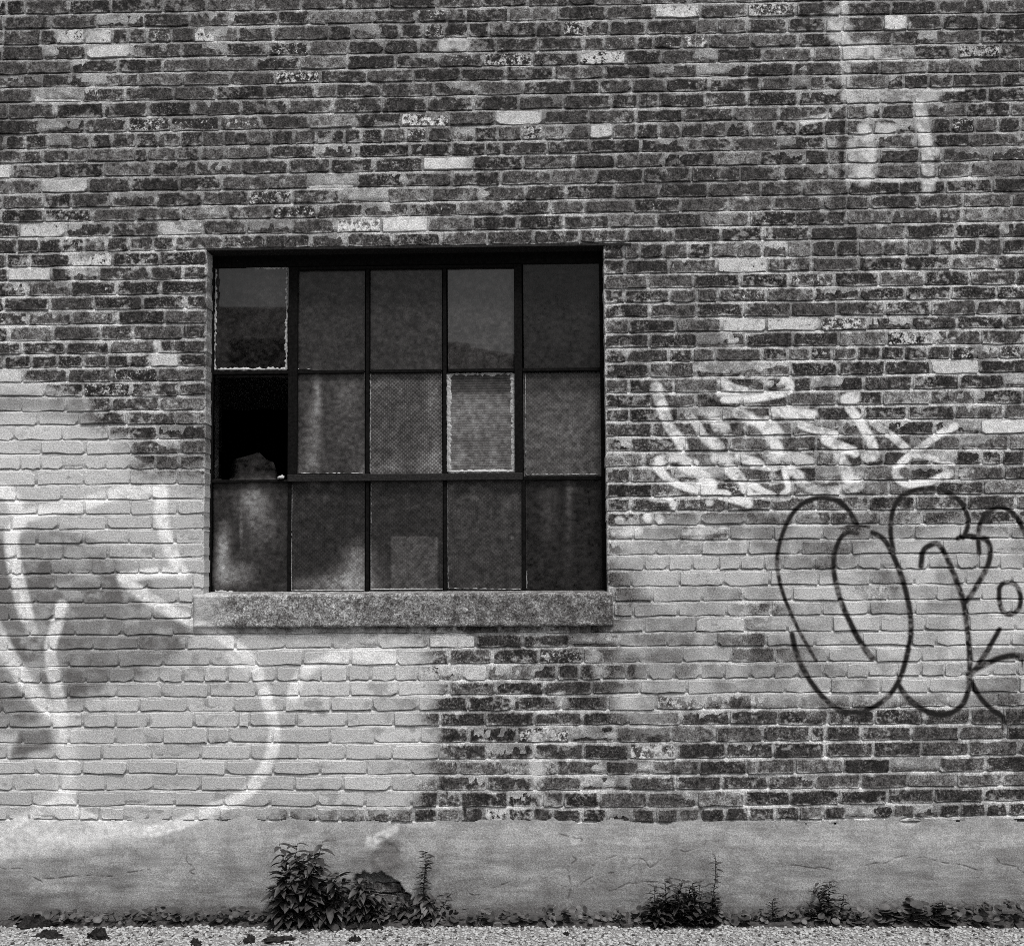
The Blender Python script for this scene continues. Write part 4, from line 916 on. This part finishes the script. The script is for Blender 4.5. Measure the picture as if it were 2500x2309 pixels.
ROUND = [round_leaf('leaf', .019, .18, M_LEAF2, 1), round_leaf('leaf', .015, -.15, M_LEAF2, 2), round_leaf('leaf', .023, .10, M_LEAF, 3), round_leaf('leaf', .017, .2, M_LEAF, 4)]
def tube(pts, r0, r1, n=5):
    v, f = [], []
    for i, p in enumerate(pts):
        r = r0+(r1-r0)*i/(len(pts)-1); d = Vector(pts[min(i+1, len(pts)-1)])-Vector(pts[max(i-1, 0)]); d.normalize(); a = d.orthogonal().normalized(); b = d.cross(a)
        for k in range(n):
            q = Vector(p)+(a*math.cos(2*math.pi*k/n)+b*math.sin(2*math.pi*k/n))*r; v.append(tuple(q))
    for i in range(len(pts)-1):
        for k in range(n): f.append((i*n+k, i*n+(k+1)%n, (i+1)*n+(k+1)%n, (i+1)*n+k))
    f += [tuple(range(n))[::-1], tuple(range((len(pts)-1)*n, len(pts)*n))]
    return v, f
def put_leaf(root, mesh_, p, az, el, roll, s):
    o = link('leaf', mesh_, root, p); o.rotation_euler = Euler((el, roll, az), 'XYZ'); o.scale = (s, s, s); return o
def weed(name, px, Y, stems, leaves, label, cat='weed', group=None, seed=0):
    """stems: (dx, dy, height, lean_x, kind, leaf count, leaf scale)"""
    R = random.Random(seed); x = unp(px, 2235, Y)[0]; root = bpy.data.objects.new(name, None); COL.objects.link(root); z0 = float(ground_h(np.array(x), np.array(Y)))
    root.location = (x, Y, z0-.004); tag(root, label, cat, group)
    for dx, dy, h, lean, kind, nl, ls in stems:
        pts = [(dx+lean*h*(t**1.5)+R.uniform(-.004, .004), dy-.10*h*t*R.uniform(.2, 1), h*t) for t in [i/6 for i in range(7)]]
        v, f = tube(pts, .0035, .0012); link('stem', mesh('stem', v, f, M_STEM, True), root)
        for i in range(nl):
            t = (i+.6)/nl; 
            if kind == 'spire': t = .18+.82*t
            q = t*6; k = min(5, int(q)); fr_ = q-k; p = tuple(pts[k][c]*(1-fr_)+pts[k+1][c]*fr_ for c in range(3))
            az = i*2.4+R.uniform(-.4, .4)
            if math.cos(az) > .55 and R.random() < .6: az += math.pi          # mostly away from the wall
            if kind == 'bush': ms, s, el = R.choice(LANCE), ls*R.uniform(.7, 1.15)*(1.1-.35*t), R.uniform(-.3, .6)
            elif kind == 'spire':
                big = t < .45; ms = R.choice(BROAD if big else NARROW); s = ls*(R.uniform(.8, 1.1) if big else R.uniform(.8, 1.15)*(1.1-.45*t)); el = R.uniform(-.5, .1) if big else R.uniform(.05, .6)
            elif kind == 'fine': ms, s, el = R.choice(NARROW), ls*R.uniform(.7, 1.1)*(1.1-.4*t), R.uniform(.1, .8)
            else: ms, s, el = R.choice(ROUND), ls*R.uniform(.7, 1.2), R.uniform(-.9, .2)
            put_leaf(root, ms, p, az, el, R.uniform(-.35, .35), s)
    return root
def bushy(n, w_, h, R, kind='bush', nl=14, ls=1.0, dmin=.45):
    out = []
    for i in range(n):
        dx = (i/(max(n-1, 1))-.5)*w_+R.uniform(-.015, .015); out.append((dx, R.uniform(-.05, .01), h*R.uniform(dmin, 1.0)*(1-.5*abs(dx)/(w_*.5+.001)*R.random()), R.uniform(-.25, .25), kind, nl, ls))
    return out
RB = random.Random(5)
weed('leafy_weed', 738, -.10, bushy(14, .24, .42, RB, 'bush', 32, 1.32, .68), 0, 'tallest bushy dark weed against the pale render below the window', seed=1)
weed('leafy_weed', 845, -.10, bushy(11, .22, .25, RB, 'bush', 22, 1.25, .6), 0, 'lower dark bush leaning on the right of the tallest weed', seed=2)
weed('leafy_weed', 930, -.08, bushy(13, .26, .14, RB, 'bush', 13, 1.0, .5), 0, 'low scrappy weed before the broken hole in the render', seed=13)
weed('spire_weed', 1036, -.09, [(0, 0, .335, .02, 'spire', 74, 1.25), (-.05, -.01, .15, -.5, 'spire', 16, 1.1), (.05, -.01, .16, .5, 'spire', 16, 1.1), (0, -.03, .12, -.1, 'bush', 18, 1.1), (.03, -.02, .14, .2, 'bush', 16, 1.1)], 0, 'single upright weed with whorled narrow leaves right of the broken hole', seed=3)
weed('leafy_weed', 1655, -.10, bushy(19, .25, .235, RB, 'fine', 26, 1.5, .5)+bushy(8, .24, .10, RB, 'round', 12, 1.0, .5), 0, 'feathery dark weed clump at the middle of the right half', seed=4)
weed('spire_weed', 1743, -.09, [(0, 0, .315, .03, 'fine', 46, 1.0), (-.06, 0, .20, -.05, 'fine', 28, 1.0), (-.02, 0, .14, .1, 'fine', 20, 1.1)], 0, 'thin tall stem standing at the right of the feathery clump', seed=5)
weed('spire_weed', 2022, -.09, [(0, 0, .205, .03, 'fine', 50, 1.5), (-.03, 0, .18, -.12, 'fine', 40, 1.5), (.04, -.01, .15, .2, 'fine', 34, 1.1), (.0, -.02, .12, -.1, 'fine', 30, 1.2), (-.06, -.01, .10, -.3, 'fine', 24, 1.1)], 0, 'short spiky weed alone below the black letters', seed=6)
weed('leafy_weed', 1888, -.09, [(0, 0, .125, .0, 'fine', 30, 1.1), (-.04, 0, .08, -.3, 'round', 8, 1.0), (.05, 0, .08, .3, 'round', 8, 1.0)], 0, 'small weed with a spiky tip left of the short spiky weed', seed=7)
weed('leafy_weed', 2235, -.10, bushy(13, .30, .16, RB, 'round', 18, 1.15, .55), 0, 'broad round-leaved clump, highest of the creepers on the right', seed=8)
weed('leafy_weed', 290, -.09, bushy(3, .07, .10, RB, 'bush', 8, .6, .6), 0, 'small tuft of weed rising left of centre below the big letter', seed=9)
weed('leafy_weed', 45, -.09, bushy(5, .20, .085, RB, 'round', 9, 1.0, .5), 0, 'low weed at the very left edge by the wall foot', seed=10)
weed('grass_blade', 2381, -.10, [(0, 0, .10, -.06, 'fine', 3, .6)], 0, 'thin dry grass stalk sticking up near the right edge', seed=11)
# creepers hugging the wall foot
CREEP = [(120,.20,.055,'flat creeper beside the left edge, behind the largest dark clod'),(205,.15,.05,'flat creeper between the left clods and the small tuft'),(345,.12,.045,'few round leaves right of the small tuft'),(400,.13,.07,'round-leaved creeper with pale leaves left of the bare foot'),(475,.10,.05,'round leaves on the bare foot of the wall'),
 (565,.13,.06,'round-leaved creeper left of the tallest weed'),(640,.10,.055,'round leaves touching the left of the tallest weed'),(790,.20,.07,'round leaves at the foot of the tallest weeds'),(905,.15,.05,'round leaves at the foot of the broken hole'),
 (1010,.18,.06,'round leaves under the single upright weed'),(1120,.20,.065,'string of round leaves right of the single upright weed'),(1210,.18,.055,'string of round leaves below the middle of the sill'),(1300,.14,.04,'sparse round leaves left of the vertical crack'),
 (1375,.14,.07,'small clump of round leaves under the vertical crack'),(1470,.15,.045,'thin string of round leaves right of the vertical crack'),(1540,.14,.06,'round leaves left of the feathery clump'),(1600,.14,.07,'round leaves crowding the feathery clump from the left'),(1700,.2,.06,'round leaves under the thin tall stem'),
 (1800,.18,.05,'low creeper right of the thin tall stem'),(1935,.2,.065,'creeper between the two small spiky weeds'),(2050,.18,.05,'creeper at the foot of the short spiky weed'),(2130,.18,.08,'creeper left of the broad round-leaved clump'),(2330,.2,.08,'creeper right of the broad round-leaved clump'),
 (2420,.18,.085,'creeper right of the dry grass stalk'),(2490,.18,.09,'creeper at the very right edge')]
for i, (px, wd, h, lab) in enumerate(CREEP):
    R = random.Random(300+i); x = unp(px, 2238, -.09)[0]; root = bpy.data.objects.new('creeper', None); COL.objects.link(root); root.location = (x, -.085, -.004)
    tag(root, lab, 'creeper', 'creepers along the wall foot')
    pts = [(-wd*.6+wd*1.2*k/5, R.uniform(-.025, .02), .008+R.uniform(0, .015)) for k in range(6)]
    v, f = tube(pts, .002, .0015, 4); link('stem', mesh('stem', v, f, M_STEM, True), root)
    for k in range(int(46+wd*150)):
        p = (R.uniform(-wd*.65, wd*.65), R.uniform(-.06, .035), R.uniform(.004, 1)**1.25*h*1.2); put_leaf(root, R.choice(ROUND), p, math.pi+R.uniform(-1.3, 1.3), R.uniform(-1.1, .1), R.uniform(-.4, .4), R.uniform(.6, 1.15))
# soil strip between render and gravel
xs = np.linspace(-4.5, 4.2, 620); ys = np.linspace(-.17, -.012, 18)
X, Y = np.meshgrid(xs, ys); H = ground_h(X, Y)+.006+.020*np.sin(np.clip((Y+.17)/.13, 0, 1)*math.pi)*(.3+fbm(X*7, Y*7, 95, 4))+.010*(fbm(X*45, Y*45, 97, 3)-.5)-.014*sstep(-.13, -.17, Y+.03*(fbm(X*6, Y*0, 93, 3)-.5))
tag(link('soil_strip', grid_mesh('soil_strip', np.stack([X, Y, H], -1), None, M_SOIL)), kind='structure')
# clods and scraps lying on the gravel
def clod(px, py, wpx, hpx, label, seed, name='clod', cat='clod', rot=0.0):
    R = random.Random(seed); x, y = unp_ground(px, py); s = wpx*PXM*.5; hh = hpx*PXM*.85; n, k = 18, 6; v, f = [(0, 0, hh)], []
    for j in range(1, k+1):
        a = j/k*math.pi*.55
        for i in range(n):
            q = 2*math.pi*i/n; rr = 1+.28*math.sin(q*2+seed)+.30*R.uniform(-1, 1)*(.4+.6*j/k)+.15*math.sin(3*q+seed*2); v.append((s*math.sin(a)*rr*math.cos(q), s*.62*math.sin(a)*rr*math.sin(q), hh*math.cos(a)*(1+.55*R.uniform(-1, 1))+.12*hh*R.uniform(-1, 1)))
    for i in range(n): f.append((0, 1+i, 1+(i+1)%n))
    for j in range(k-1):
        for i in range(n): f.append((1+j*n+i, 1+(j+1)*n+i, 1+(j+1)*n+(i+1)%n, 1+j*n+(i+1)%n))
    f.append(tuple(range(1+(k-1)*n, 1+k*n))[::-1])
    o = link(name, mesh(name, v, f, M_CLOD, False), None, (x, y, float(ground_h(np.array(x), np.array(y)))+.003)); o.rotation_euler[2] = rot; tag(o, label, cat, 'dark clods on the gravel')
clod(84, 2262, 66, 24, 'largest dark clod, on the gravel at far left', 1); clod(122, 2285, 52, 14, 'flat dark clod just below the largest one at far left', 2); clod(241, 2289, 46, 20, 'compact dark clod, second large one from the left', 3)
clod(478, 2305, 30, 14, 'dark clod cut by the bottom edge left of the tallest weed', 4); clod(610, 2300, 32, 16, 'small dark clod in front of the tallest weed, left one', 5); clod(680, 2296, 66, 10, 'long flat dark scrap in front of the tallest weed', 6)
clod(880, 2266, 62, 12, 'long dark scrap in front of the broken hole', 7); clod(922, 2270, 22, 10, 'little dark clod at the right end of the long scrap', 8); clod(868, 2298, 24, 12, 'small dark clod nearest the bottom below the long scrap', 9)
clod(1383, 2283, 16, 7, 'tiny dark chip below the vertical crack', 10); clod(1942, 2250, 24, 14, 'dark clod at the gravel edge below the black letters', 11); clod(448, 2254, 30, 8, 'thin dark scrap near the bare foot of the wall', 12)

# ------------------------------------------------------------------ the low building across the street (its roofline shows in the clear panes)
M_FAR = simple('far_brick', .04, .07, 4, .9, .1, .2); M_FARROOF = simple('far_roof', .03, .05, 4, .9, .1, .2)
W2 = bpy.data.objects.new('warehouse', None); COL.objects.link(W2); MIR = 2*GY-.004
tag(W2, 'low building across the street, its stepped roofline mirrored in the clear panes', 'building')
prof = [unp(px, py, 20.0) for px, py in ((-1500,748),(712,750),(712,800),(1000,835),(1142,836),(1150,848),(1262,866),(1700,905),(3200,905))]
yb = MIR-20.0
v = [(x, yb, 0) for x, z in prof]+[(x, yb, z) for x, z in prof]+[(x, yb-9, z) for x, z in prof]+[(x, yb-9, 0) for x, z in prof]; n = len(prof)
fw = []; fr_ = []
for i in range(n-1):
    fw += [(i, n+i, n+i+1, i+1), (2*n+i, 3*n+i, 3*n+i+1, 2*n+i+1)]; fr_.append((n+i, 2*n+i, 2*n+i+1, n+i+1))
fw += [(0, 3*n, 2*n, n), (n-1, 2*n-1, 3*n-1, 4*n-1)]
link('wall', mesh('wall', v, fw, M_FAR), W2); link('roof', mesh('roof', [(p[0], p[1], p[2]+.003) for p in v], fr_, M_FARROOF), W2)
